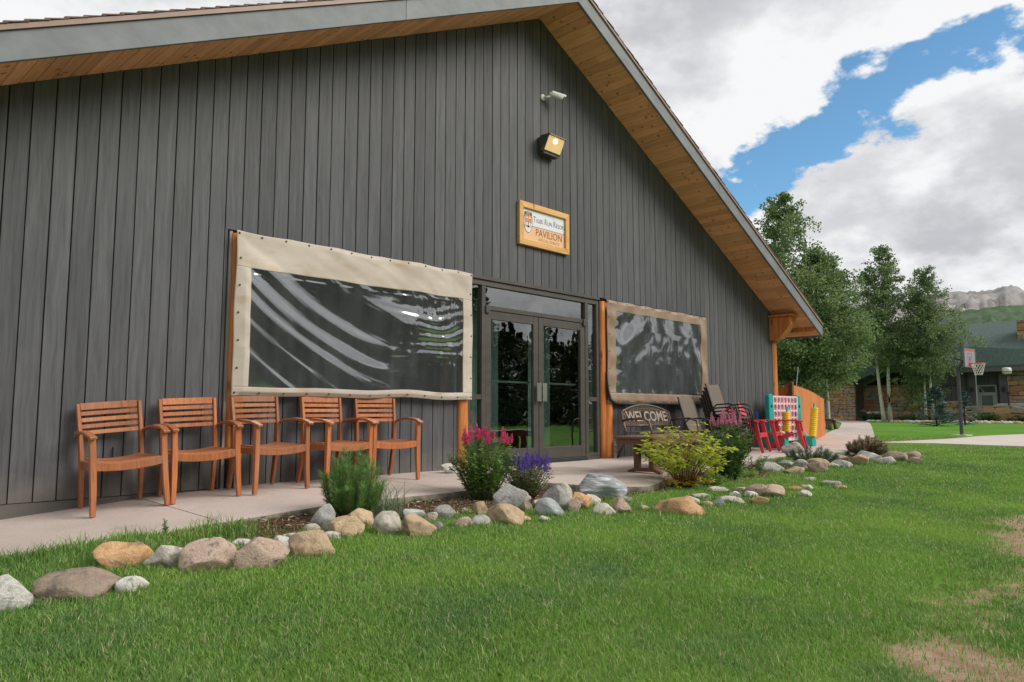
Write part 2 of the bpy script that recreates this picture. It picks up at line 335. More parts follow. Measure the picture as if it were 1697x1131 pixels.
# ------------------------------------------------------------ lie of the land
def G(X, Y):
    X = np.asarray(X, float); Y = np.asarray(Y, float)
    D = np.hypot(X - CAM[0], Y - CAM[1])
    z = -.15 - .12 * sstep(-2.4, -6.5, Y) * (1 - sstep(8, 16, X)) - .10 * sstep(1.5, -1.5, X) * sstep(-8, -3, Y)
    z = z + .04 * sstep(-2.3, -1.75, Y) * (1 - sstep(13, 17, X))
    return z + np.clip((D - 26) * .0045, 0, .3)
def S(X, Y):
    X = np.asarray(X, float); Y = np.asarray(Y, float)
    return np.interp(X, [-3, 0, .7, 1.28, 2.2], [-.30, -.13, -.075, -.03, .01]) + .03 * np.clip(Y, -3, 0) * (1 - sstep(12, 16, X)) - .14 * sstep(13, 18, X) + np.clip((np.hypot(X - CAM[0], Y - CAM[1]) - 26) * .0045, 0, .3)
EDGE = [(-6, -1.63), (4.75, -1.58), (4.93, -1.62), (4.97, -1.95), (5.25, -2.32), (5.55, -2.50), (6.0, -2.36), (6.6, -2.15), (8.3, -1.95), (9.4, -1.72), (10.4, -1.52), (12.3, -1.44), (13.6, -1.70), (15.5, -1.45), (17.5, -.95), (20.9, .11), (26, 1.68), (38, 5.6), (50.8, 9.86), (62, 14.0)]
def edgeY(X): return np.interp(X, [e[0] for e in EDGE], [e[1] for e in EDGE])
FRONT = [(-6, -2.75), (-.5, -2.75), (.3, -2.30), (1.0, -2.45), (1.7, -2.40), (2.6, -2.35), (3.4, -2.55), (4.2, -2.6), (4.8, -2.55), (5.5, -2.62), (6.3, -2.55), (7.2, -2.7), (8.2, -2.6), (9.4, -2.3), (11, -2.25), (13.2, -2.45), (14.5, -2.2), (15.5, -1.7), (16.5, -1.2)]
def bedmask(X, Y):
    f = np.interp(X, [e[0] for e in FRONT], [e[1] for e in FRONT]) + (vnoise(X, Y, 3.1, 4) - .5) * .35
    e = edgeY(X)
    m = sstep(f - .05, f + .12, Y) * (Y < e + .1) * (X < 16)
    m = m * (1 - .85 * sstep(1.6, .2, X)) * (1 - .6 * sstep(8.2, 7.6, X) * sstep(6.4, 6.9, X) * sstep(-2.3, -2.5, Y))
    return m * (.7 + .3 * sstep(.18, .42, fbm(X, Y, 1.6, 3, 2) + .12))
def baremask(X, Y):
    """worn patches in the lawn toward the lower right"""
    yb = np.interp(X, [1.4, 2, 4, 6.5, 9, 13], [-6.32, -6.15, -5.94, -5.70, -5.8, -6.6])
    b = sstep(.55, -.12, Y - yb + .10 * np.sin(X * 1.7)) * sstep(1.2, 2.0, X) * sstep(13, 9.0, X)
    n = fbm(X, Y, 1.15, 4, 6)
    m = sstep(.37, .66, n * .50 + b * .36 + (vnoise(X, Y, 9, 3) - .5) * .16 + (vnoise(X, Y, 23, 8) - .5) * .10)
    m2 = sstep(.62, .72, fbm(X, Y, .8, 4, 11)) * .45 * sstep(-3.0, -3.6, Y) * sstep(12, 8, X)
    return np.clip(m * sstep(.05, .4, b) + m2 * .6, 0, 1)
def build_ground():
    xs = np.concatenate([-(np.geomspace(5, 5000, 22)[::-1]), np.arange(-4.5, 18, .15), np.arange(18, 70, .9), np.geomspace(71, 7000, 26)])
    ys = np.concatenate([-(np.geomspace(12, 5000, 22)[::-1]), np.arange(-11.5, -1.0, .13), np.arange(-1, 26, .9), np.geomspace(27, 7000, 26)])
    X, Y = np.meshgrid(xs, ys, indexing='ij'); Z = G(X, Y)
    near = (np.hypot(X - CAM[0], Y - CAM[1]) < 25)
    Z = Z + near * ((fbm(X, Y, 2.2, 3, 1) - .5) * .03)
    bm_ = bedmask(X, Y); ba = baremask(X, Y); Z = Z - .012 * ba + bm_ * (fbm(X, Y, 9, 2, 3) - .5) * .02
    # the sheet dips under buildings and paving
    under = (Y > edgeY(X) + .05) & (X > -6) & (X < 16)
    Z = np.where(under, Z - .16, Z)
    n, m = X.shape; idx = np.arange(n * m).reshape(n, m)
    F = np.stack([idx[:-1, :-1], idx[1:, :-1], idx[1:, 1:], idx[:-1, 1:]], -1).reshape(-1, 4)
    mt, N, L, b = nodes('lawn_soil'); b.inputs['Roughness'].default_value = .95; b.inputs['Specular IOR Level'].default_value = .1
    me = npmesh('ground', np.stack([X, Y, Z], -1).reshape(-1, 3), F, mt)
    for nm, arr in (('bed', bm_), ('bare', ba)):
        a = me.attributes.new(nm, 'FLOAT', 'POINT'); a.data.foreach_set('value', arr.ravel().astype(np.float32))
    ge = N.new('ShaderNodeNewGeometry')
    def nz(s, d=5, r=.6):
        k = N.new('ShaderNodeTexNoise'); k.inputs['Scale'].default_value = s; k.inputs['Detail'].default_value = d; k.inputs['Roughness'].default_value = r; L.new(ge.outputs['Position'], k.inputs['Vector']); return k.outputs['Fac']
    def mix(f, a, c):
        k = N.new('ShaderNodeMix'); k.data_type = 'RGBA'
        if isinstance(f, float): k.inputs['Factor'].default_value = f
        else: L.new(f, k.inputs['Factor'])
        for i, v in (('A', a), ('B', c)):
            if isinstance(v, tuple): k.inputs[i].default_value = rgba(v)
            else: L.new(v, k.inputs[i])
        return k.outputs['Result']
    def rmp(v, a, c):
        k = N.new('ShaderNodeMapRange'); k.inputs[1].default_value = a; k.inputs[2].default_value = c; L.new(v, k.inputs[0]); return k.outputs[0]
    grass = mix(rmp(nz(.35, 4), .35, .65), (.085, .225, .022), (.15, .31, .038))
    grass = mix(rmp(nz(60, 4), .4, .7), grass, (.06, .15, .018))
    dirt = mix(rmp(nz(7, 6), .35, .65), (.27, .175, .115), (.38, .27, .19))
    mulch = mix(rmp(nz(45, 6), .4, .62), (.045, .027, .018), (.17, .10, .062))
    at = N.new('ShaderNodeAttribute'); at.attribute_name = 'bed'; at2 = N.new('ShaderNodeAttribute'); at2.attribute_name = 'bare'
    c = mix(at2.outputs['Fac'], grass, dirt); c = mix(at.outputs['Fac'], c, mulch); L.new(c, b.inputs['Base Color'])
    bp = N.new('ShaderNodeBump'); bp.inputs['Strength'].default_value = .6; bp.inputs['Distance'].default_value = .02; L.new(nz(70, 5), bp.inputs['Height']); L.new(bp.outputs[0], b.inputs['Normal'])
    me.polygons.foreach_set('use_smooth', [True] * len(me.polygons))
    tag(link('ground', me), kind='structure')
build_ground()

def concretemat():
    m, N, L, b = nodes('concrete'); b.inputs['Roughness'].default_value = .85; b.inputs['Specular IOR Level'].default_value = .25
    ge = N.new('ShaderNodeNewGeometry')
    def nz(s, d, off=(0, 0, 0)):
        mp = N.new('ShaderNodeMapping'); mp.inputs['Location'].default_value = off; L.new(ge.outputs['Position'], mp.inputs['Vector'])
        k = N.new('ShaderNodeTexNoise'); k.inputs['Scale'].default_value = s; k.inputs['Detail'].default_value = d; k.inputs['Roughness'].default_value = .6; L.new(mp.outputs[0], k.inputs['Vector']); return k.outputs['Fac']
    def mix(f, a, c, lo, hi):
        r = N.new('ShaderNodeMapRange'); r.inputs[1].default_value = lo; r.inputs[2].default_value = hi; L.new(f, r.inputs[0])
        k = N.new('ShaderNodeMix'); k.data_type = 'RGBA'; L.new(r.outputs[0], k.inputs['Factor'])
        for i, v in (('A', a), ('B', c)):
            if isinstance(v, tuple): k.inputs[i].default_value = rgba(v)
            else: L.new(v, k.inputs[i])
        return k.outputs['Result']
    c = mix(nz(1.1, 5), (.47, .39, .35), (.56, .475, .43), .35, .65)
    c = mix(nz(70, 4), c, (.34, .28, .24), .50, .80); c = mix(nz(.45, 3, (9, 1, 0)), c, (.40, .335, .285), .50, .72); c = mix(nz(240, 2), c, (.62, .55, .48), .62, .8); c = mix(nz(2.6, 6, (3, 7, 0)), c, (.31, .265, .225), .60, .80)
    # an old damp stain left in front of the doors
    d = N.new('ShaderNodeVectorMath'); d.operation = 'DISTANCE'; mp = N.new('ShaderNodeMapping'); mp.inputs['Scale'].default_value = (1, 1.5, 0); L.new(ge.outputs['Position'], mp.inputs['Vector']); L.new(mp.outputs[0], d.inputs[0]); d.inputs[1].default_value = (5.9, -1.35, 0)
    ad = N.new('ShaderNodeMath'); ad.operation = 'MULTIPLY_ADD'; L.new(nz(1.6, 4, (4, 2, 1)), ad.inputs[0]); ad.inputs[1].default_value = .9; L.new(d.outputs['Value'], ad.inputs[2])
    r = N.new('ShaderNodeMapRange'); r.inputs[1].default_value = 1.12; r.inputs[2].default_value = 1.22; r.inputs[3].default_value = .5; r.inputs[4].default_value = 0; L.new(ad.outputs[0], r.inputs[0])
    k = N.new('ShaderNodeMix'); k.data_type = 'RGBA'; L.new(r.outputs[0], k.inputs['Factor']); L.new(c, k.inputs['A']); k.inputs['B'].default_value = (.22, .18, .145, 1)
    # dirt caught in the control joints that cross the slab
    sx = N.new('ShaderNodeSeparateXYZ'); L.new(ge.outputs['Position'], sx.inputs[0]); last = sx.outputs[0]
    for op, val in (('MULTIPLY', .42), ('FRACT', None), ('SUBTRACT', .5), ('ABSOLUTE', None), ('LESS_THAN', .0028), ('MULTIPLY', .8)):
        q = N.new('ShaderNodeMath'); q.operation = op; L.new(last, q.inputs[0]); last = q.outputs[0]
        if val is not None: q.inputs[1].default_value = val
    k2 = N.new('ShaderNodeMix'); k2.data_type = 'RGBA'; L.new(last, k2.inputs['Factor']); L.new(k.outputs['Result'], k2.inputs['A']); k2.inputs['B'].default_value = (.10, .085, .065, 1); L.new(k2.outputs['Result'], b.inputs['Base Color'])
    bp = N.new('ShaderNodeBump'); bp.inputs['Strength'].default_value = .35; bp.inputs['Distance'].default_value = .01; L.new(nz(110, 4), bp.inputs['Height']); L.new(bp.outputs[0], b.inputs['Normal'])
    return m
M['concrete'] = concretemat()
M['concrete_edge'] = pm('concrete_edge', (.16, .14, .10), (.27, .24, .19), (14, 14, 14), .95, .6, c3=(.09, .10, .05), s3=.6, coord='World')

def build_paving():
    # patio and path along the building: a real slab with a rough, weathered edge
    inner = lambda X: np.where(X < 14.3, .25, np.interp(X, [14.3, 16, 20, 26, 38, 50, 62], [1.6, -.1 + .5, 1.75, 3.5, 7.2, 11.4, 16.5]))
    xs = np.concatenate([np.arange(-6, 17, .12), np.arange(17, 62, .7), [62.6]])
    mb = MB(); me2 = MB(); top = []; rows = 15
    for i, x in enumerate(xs):
        e = float(edgeY(x)) + (noise.noise((x * 3.1, 0, 0)) * .022 + noise.noise((x * 11, 3, 0)) * .012) * (x < 17)
        y1 = float(inner(x))
        for j in range(rows):
            t = j / (rows - 1); y = e + (y1 - e) * t ** 1.3
            z = float(S(x, y)) - (.012 if j == 0 else 0) + noise.noise((x * 1.3, y * 1.3, 2)) * .006
            if x > 16.5: z = max(z, float(G(x, y)) + .03)
            mb.v.append((x, y, z))
    n = len(xs)
    for i in range(n - 1):
        for j in range(rows - 1):
            a = i * rows + j; mb.f.append((a, a + rows, a + rows + 1, a + 1))
    tag(mb.build('patio', M['concrete'], smooth=True), kind='structure')
    for i, x in enumerate(xs):
        e = mb.v[i * rows]
        for k, (dy, dz) in enumerate(((0, 0), (-.012, -.02), (-.004, -.06), (.0, -.30))):
            w = noise.noise((x * 6, k * 3.3, 7)) * .012 * (k > 0)
            me2.v.append((e[0], e[1] + dy + w, e[2] + dz))
    for i in range(n - 1):
        for k in range(3):
            a = i * 4 + k; me2.f.append((a, a + 1, a + 5, a + 4))
    tag(me2.build('patio_edge', M['concrete_edge'], smooth=True), kind='structure')
    # basketball court and the walk that joins it to the path
    def sheet(name, poly, h, mat):
        b = MB(); k = len(poly)
        top = [(x, y, float(G(x, y)) + h) for x, y in poly]; bot = [(x, y, float(G(x, y)) - .1) for x, y in poly]
        b.v = top + bot; b.f = [tuple(range(k))] + [(i, k + i, k + (i + 1) % k, (i + 1) % k) for i in range(k)]
        tag(b.build(name, mat), kind='structure')
    M['court'] = pm('court_concrete', (.46, .41, .36), (.55, .50, .45), (1.2, 1.2, 1.2), .85, .1, coord='World')
    sheet('court', [(21.05, .12), (21.6, -1.2), (21.25, -2.6), (20.9, -4.2), (20.2, -9), (44, -12), (38, -4.5), (32.5, -1.75), (29.0, -.95), (25.5, -.72), (22.6, -.18)], .03, M['court'])
    # loose gravel strip beside the fence
    M['gravel'] = pm('gravel', (.16, .13, .10), (.36, .31, .25), (16, 16, 16), .95, .7, coord='World')
    sheet('gravel_strip', [(20.3, 1.60), (24, 2.75), (28, 4.1), (34, 6.3), (37, 7.6), (37, 8.4), (30, 6.2), (26, 4.2), (20.3, 2.3)], .015, M['gravel'])
build_paving()

# ------------------------------------------------------------ far hills and mountain
def ridge(name, pts, D0, D1, z1, mat, amp, ncols, nrows, seed, rough=1.0, power=1.0):
    """a range of heights: crest at distance D0 (given as compass bearing, height), slopes down to distance D1"""
    mb = MB(); b0, b1 = pts[0][0], pts[-1][0]
    for i in range(ncols):
        bear = b0 + (b1 - b0) * i / (ncols - 1); h = float(np.interp(bear, [p[0] for p in pts], [p[1] for p in pts]))
        for j in range(nrows):
            t = j / (nrows - 1); D = D0 + (D1 - D0) * t
            x = CAM[0] + math.sin(R(bear)) * D; y = CAM[1] + math.cos(R(bear)) * D
            q = Vector((x / D0 * 22 * rough, y / D0 * 22 * rough, seed)); rg = 1 - abs(noise.noise(q)) * 2; rg2 = noise.fractal(q * 2.3, 1, 2, 6)
            rg3 = noise.fractal(q * 7.0, .8, 2, 5); z = h + (z1 - h) * t ** power + amp * (rg * .35 + rg2 * .6 + rg3 * .12) * math.sin(math.pi * min(1, t * .97 + .03)) * .9 + amp * (.10 * rg3 + .06 * rg2) * (1 - t) ** 3
            mb.v.append((x, y, z))
    for i in range(ncols - 1):
        for j in range(nrows - 1):
            a = i * nrows + j; mb.f.append((a, a + 1, a + nrows + 1, a + nrows))
    return tag(mb.build(name, mat, smooth=True), kind='structure')
M['rock_far'] = pm('mountain_scree', (.215, .20, .19), (.335, .315, .30), (.0022, .0022, .0042), .95, .3, 8, c3=(.17, .175, .18), s3=2.4, lo3=.5, hi3=.68, coord='World', bscale=5)
M['forest_far'] = pm('forest_slope', (.035, .075, .035), (.075, .125, .05), (.018, .018, .03), .95, .9, 8, c3=(.17, .17, .10), s3=.22, lo3=.56, hi3=.62, coord='World', bscale=8)
M['forest_dark'] = pm('spruce_slope', (.022, .045, .032), (.045, .075, .045), (.02, .02, .04), .95, .9, 8, coord='World', bscale=8)
ridge('mountain', [(48, 620), (60, 560), (66, 640), (72.7, 690), (74.5, 660), (76.0, 700), (76.7, 712), (77.4, 697), (78.5, 702), (79.8, 700), (80.3, 716), (80.8, 705), (81.3, 686), (84, 620), (90, 680), (97, 540), (108, 600)], 5000, 2300, 60, M['rock_far'], 105, 420, 64, 3.3, 1.6, .85)
ridge('forested_hill', [(48, 90), (60, 130), (70, 165), (75.5, 172), (76.6, 192), (77.7, 198), (79.4, 205), (81.3, 204), (86, 190), (96, 150), (108, 110)], 1700, 420, 2, M['forest_far'], 26, 320, 70, 8.1, 2.2, .8)
ridge('dark_foothill', [(48, 40), (62, 70), (70, 90), (74, 116), (76.5, 118), (78, 106), (79.5, 98), (81, 92), (90, 80), (108, 50)], 1050, 380, 2, M['forest_dark'], 9, 260, 40, 12.1, 2.6, .8)

# ------------------------------------------------------------ the pavilion
AX, AZ, SL = 6.616, 6.665, .489           # apex of the front wall and roof slope
XL, XR = -1.10, 14.33                      # wall corners
OV, TAIL = .75, 15.25                      # overhang at the front, eave end
def rake(x): return AZ - SL * abs(x - AX)
pav = empty('pavilion', (AX, 0, 0), 0, 'large dark grey gabled pavilion with vertical board siding and cedar soffit', 'building')
def pt(x, y, z): return (x - AX, y, z)
BW = .17
W1 = (2.12, 5.02, .93, 2.50); DR = (5.17, 7.985, .0, 2.50); W2 = (8.32, 11.24, .92, 2.50)
def build_siding():
    prof = lambda w, g: [(g, .0), (g + .004, -.018), (w - .012, -.020), (w - .004, -.014), (w - .001, .0)]
    def board(x0, x1, z0, z1a, z1b):
        w = x1 - x0
        if w < .02: return
        mb = MB(); g = .006; jy = random.uniform(-.0025, .0025)
        P = [(g, .0), (g + .003, -.018 + jy), (w - .007, -.020 + jy), (w - .001, -.015 + jy), (w - .001, .0)]
        if w < .05: P = [(g, 0), (g, -.018), (w - .001, -.018), (w - .001, 0)]
        n = len(P); top = lambda q: z1a + (z1b - z1a) * q / w
        mb.v = [(q, y, 0) for q, y in P] + [(q, y, top(q) - z0) for q, y in P]
        mb.f = [tuple(range(n)), tuple(range(2 * n - 1, n - 1, -1))] + [(i, n + i, n + (i + 1) % n, (i + 1) % n) for i in range(n)]
        mb.build('siding_board', M['siding'], pav, pt(x0, 0, z0))
    k = math.ceil(XL / BW) - 1
    jit = {}
    while k * BW < XR:
        a = max(k * BW + jit.get(k, 0), XL); jit[k + 1] = random.uniform(-.006, .006); b = min((k + 1) * BW + jit[k + 1], XR); k += 1
        if b - a < .01: continue
        # clip against the openings: pieces above and below
        spans = [(0.0, None)]
        cuts = [(1.90, 5.17, W1[2], W1[3] + .05), (5.17, 8.0, -1, 2.56), (8.0, 11.30, W2[2], W2[3] + .05)]
        done = False
        parts = []
        xs = sorted({a, b} | {c for q in cuts for c in (q[0], q[1]) if a < c < b})
        for x0, x1 in zip(xs[:-1], xs[1:]):
            m = (x0 + x1) / 2; c = [q for q in cuts if q[0] < m < q[1]]
            if c:
                c = c[0]
                if c[2] > 0: parts.append((x0, x1, -.02, c[2]))
                if len(xs) == 2: parts.append((x0, x1, c[3], None))
            else: parts.append((x0, x1, 0.0, None if len(xs) == 2 else 2.556))
        if len(xs) > 2: parts.append((a, b, 2.558, None))
        for x0, x1, z0, z1 in parts:
            if x0 >= 1.9 and z0 < 0 and ((x1 < 2.14) or (4.98 < x0 < 5.2) or (7.98 < x0 < 8.33 and x1 < 8.4)): continue
            if x1 - x0 < .05 and z1 is None and False: continue
            board(x0, x1, z0, rake(x0) if z1 is None else z1, rake(x1) if z1 is None else z1)
build_siding()
def build_shell():
    # dark sheathing behind the boards, left open at the windows and doors
    mb = MB(); T0, T1 = .002, .10
    def wallpiece(x0, x1, z0, z1=None):
        pts = [(x0, z0), (x1, z0)]
        if z1 is not None: pts += [(x1, z1), (x0, z1)]
        else:
            pts.append((x1, rake(x1)))
            if x0 < AX < x1: pts.append((AX, AZ))
            pts.append((x0, rake(x0)))
        mb.prism([(p[0] - AX, p[1]) for p in pts], 1, T0, T1)
    wallpiece(XL, 1.93, -.3); wallpiece(1.93, 5.17, -.3, W1[2] - .005); wallpiece(1.93, 5.17, 2.535); wallpiece(5.17, 8.0, 2.53); wallpiece(8.0, 11.30, -.3, W2[2] - .005); wallpiece(8.0, 11.30, 2.535); wallpiece(11.30, XR, -.3)
    mb.build('sheathing', M['sheath'], pav)
    # base skirt that shows where the patio falls away on the left
    MB().box2(pt(XL, -.012, -.34), pt(1.95, .05, -.006)).build('skirt_board', M['siding'], pav)
    # side and back walls, floor and inner lining
    s = MB().box2(pt(XR - .1, .1, -.3), pt(XR, 13, 2.86)).box2(pt(XL, .1, -.3), pt(XL + .1, 13, 2.86)); s.prism([(XL - AX, -.3), (XR - AX, -.3), (XR - AX, 2.86), (0, AZ), (XL - AX, 2.86)], 1, 13, 13.1)
    s.build('outer_wall', M['siding'], pav)
    MB().box2(pt(XL + .1, .1, -.05), pt(XR - .1, 13, .0)).build('interior_floor', M['interior_floor'], pav)
    MB().box2(pt(XL + .1, 5.5, 0), pt(XR - .1, 5.6, 3.2)).box2(pt(XL + .1, .1, 3.2), pt(XR - .1, 5.6, 3.3)).build('interior_partition', M['interior'], pav)
    # grey drapes hanging inside the openings
    for a, b, ya in ((W2[0] + .1, W2[1] - .35, .75), (5.35, 6.35, .55), (6.9, 7.5, .55), (W1[0] + .4, W1[1] - .2, .9)):
        d = MB(); n = int((b - a) / .03)
        for i in range(n + 1):
            x = a + (b - a) * i / n; y = ya + .035 * math.sin(x * 38) + .02 * math.sin(x * 17 + 1)
            d.v += [(x - AX, y, .04), (x - AX, y + .01 * math.sin(x * 9), 2.45)]
        d.f = [(2 * i, 2 * i + 2, 2 * i + 3, 2 * i + 1) for i in range(n)]
        d.build('drape', M['curtain'], pav, smooth=True)
build_shell()

def build_roof():
    cs = math.cos(math.atan(SL)); ang = math.atan(SL)
    for sgn in (-1, 1):
        xe = TAIL if sgn > 0 else 2 * AX - TAIL
        # cedar soffit planks, running out from the wall, one by one
        k = 0; pw = .138; d = 0.0; length = abs(xe - AX) / cs
        while d < length - .02:
            w = min(pw + random.uniform(-.004, .004), length - d); a, b = d + .003, d + w - .002; d += w
            xa, xb = AX + sgn * a * cs, AX + sgn * b * cs
            yb = .10 if (XL < min(xa, xb) and max(xa, xb) < XR) else .9
            jt = random.uniform(-.002, .002)
            y0 = -OV + .02
            ends = [(y0, yb)]
            if random.random() < .3 and k > 2:
                c = random.uniform(y0 + .15, -.05); ends = [(y0, c - .0015), (c + .0015, yb)]
            for ya_, yb_ in ends:
                mb = MB(); nz_ = (sgn * SL * cs, cs)     # plank is 18 mm thick, measured along the roof normal
                q = [(xa, rake(xa) + .002 + jt), (xb, rake(xb) + .002 + jt)]
                c3 = .004
                P = [(xa, rake(xa) + .006 + jt), (xa + sgn * c3, rake(xa + sgn * c3) + .001 + jt), (xb - sgn * c3, rake(xb - sgn * c3) + .001 + jt), (xb, rake(xb) + .006 + jt), (xb, rake(xb) + .024), (xa, rake(xa) + .024)]
                if sgn > 0: P = P[::-1]
                mb.prism([(p[0] - AX, p[1]) for p in P], 1, ya_, yb_)
                mb.build('soffit_plank', M['soffit'], pav)
            k += 1
        # roof deck over them
        x0, z0 = AX, AZ; dk = MB()
        P = [(0, AZ + .026), (xe - AX, rake(xe) + .026), (xe - AX, rake(xe) + .15), (0, AZ + .15)]
        if sgn < 0: P = P[::-1]
        dk.prism(P, 1, -OV + .02, 13.6); dk.build('roof_deck', M['sheath'], pav)
        # fascia along the rake in two lengths, with the small gap that shows at their joint
        joints = [0, .36, 1.0] if sgn < 0 else [0, .47, 1.0]
        for t0, t1 in zip(joints[:-1], joints[1:]):
            L0, L1 = t0 * length + (.0 if t0 == 0 else .003), t1 * length - .0
            f = MB(); n = 12
            # board from below the soffit up; plumb cut at the ridge and tail
            xa, xb = sgn * L0 * cs, sgn * L1 * cs
            P = [(xa, AZ - SL * abs(xa) - .035), (xb, AZ - SL * abs(xb) - .035), (xb, AZ - SL * abs(xb) + .205), (xa, AZ - SL * abs(xa) + .205)]
            if sgn < 0: P = P[::-1]
            f.prism(P, 1, -OV - .022, -OV + .018); f.build('fascia_board', M['trim_grey'], pav, bevel=.003)
        # metal drip edge along the rake
        f = MB(); xa, xb = 0, sgn * length * cs
        P = [(xa, AZ + .207), (xb, AZ - SL * abs(xb) + .207), (xb, AZ - SL * abs(xb) + .25), (xa, AZ + .25)]
        if sgn < 0: P = P[::-1]
        f.prism(P, 1, -OV - .045, -OV + .1); f.build('drip_edge', M['drip'], pav)
        # eave board along the low edge
        MB().box2(pt(xe, -OV + .019, rake(xe) - .03), pt(xe + sgn * .03, 13.6, rake(xe) + .16)).build('eave_board', M['trim_grey'], pav)
        # shingle courses, each lapping the one below
        n = int(length / .145)
        for i in range(n):
            a = i * length / n; b = a + length / n * 1.25; b = min(b, length + .03)
            xa, xb = sgn * a * cs, sgn * b * cs
            za, zb = AZ - SL * abs(xa), AZ - SL * abs(xb)
            P = [(xa, za + .252), (xb, zb + .262), (xb, zb + .276), (xa, za + .258)]
            if sgn < 0: P = P[::-1]
            mb = MB(); mb.prism(P, 1, -OV - .05 + random.uniform(-.008, .004), 13.6); mb.build('shingle_course', M['roofing'], pav)
    # log plate end with a sloping cut, carried out under the eave at the corner
    mb = MB(); prof = [(-.02, 2.30), (-.02, 2.80), (-.50, 2.80), (-.50, 2.63), (-.34, 2.44), (-.24, 2.33)]
    mb.prism([(y, z) for y, z in prof], 0, 14.18 - AX, 14.46 - AX); mb.build('corbel', M['log'], pav, bevel=.012)
    MB().box2(pt(14.14, -.56, 2.80), pt(14.5, -.02, 2.85)).build('corbel_cap', M['log'], pav, bevel=.006)
    MB().box2(pt(14.9, -OV + .02, rake(14.9) - .10), pt(14.96, .5, rake(14.9) + .0)).build('lookout', M['log'], pav)
build_roof()

def log_post(x0, x1, z0, z1, y=-.02, r=None, name='log_post'):
    """a peeled log let into the wall"""
    mb = MB(); r = r or (x1 - x0) / 2; cx = (x0 + x1) / 2; n = 14; ph = random.random() * 9
    for i in range(n):
        z = z0 + (z1 - z0) * i / (n - 1)
        k = 1 + .05 * noise.noise((z * 1.3, ph, 0))
        for j in range(14):
            a = 2 * math.pi * j / 14; q = r * k * (1 + .03 * noise.noise((math.cos(a) * 2, math.sin(a) * 2, z + ph)))
            mb.v.append((cx - AX + q * math.cos(a) + .01 * noise.noise((0, ph, z)), y + .75 * q * math.sin(a), z))
    for i in range(n - 1):
        for j in range(14): mb.f.append((i * 14 + j, i * 14 + (j + 1) % 14, (i + 1) * 14 + (j + 1) % 14, (i + 1) * 14 + j))
    mb.f.append(tuple(range(13, -1, -1))); mb.f.append(tuple((n - 1) * 14 + j for j in range(14)))
    return mb.build(name, M['log'], pav, smooth=True)
log_post(1.955, 2.06, .27, 2.52, -.03, .065); log_post(2.03, 2.12, .03, 2.5, -.01, .05)
log_post(5.00, 5.165, .0, 2.5, -.02, .083)
log_post(8.03, 8.16, .0, 2.5, -.01, .07); log_post(8.15, 8.31, .0, .93, -.02, .08); log_post(8.15, 8.31, .93, 2.5, .06, .07)
log_post(14.30, 14.52, -.1, 2.34, .02, .11)
log_post(11.16, 11.3, .92, 2.5, .09, .07); log_post(4.86, 4.99, .93, 2.5, .10, .07)
MB().box2(pt(1.915, -.03, -.02), pt(1.945, .02, 2.54)).build('trim_board', pm('weathered_trim', (.25, .20, .18), (.34, .28, .25), (20, 20, 3), .8, .2), pav)
# steel post shoes with bolt heads
for px, w, z1 in ((2.0, .075, .27), (8.235, .07, .27)):
    sh = MB().box2(pt(px, -.125, .0), pt(px + w, -.100, z1)).build('post_shoe', M['galv'], pav, bevel=.002)
    for z in (z1 - .05, z1 - .13):
        MB().lathe([(.018, 0), (.018, .008), (.011, .010), (.011, .024), (.0, .025)], n=10).build('bolt', M['steel'], sh, (px + w / 2 - AX, -.125, z), (R(90), 0, 0))
MB().box2(pt(1.95, -.07, .0), pt(2.06, .04, .262)).build('post_base', M['sheath'], pav)

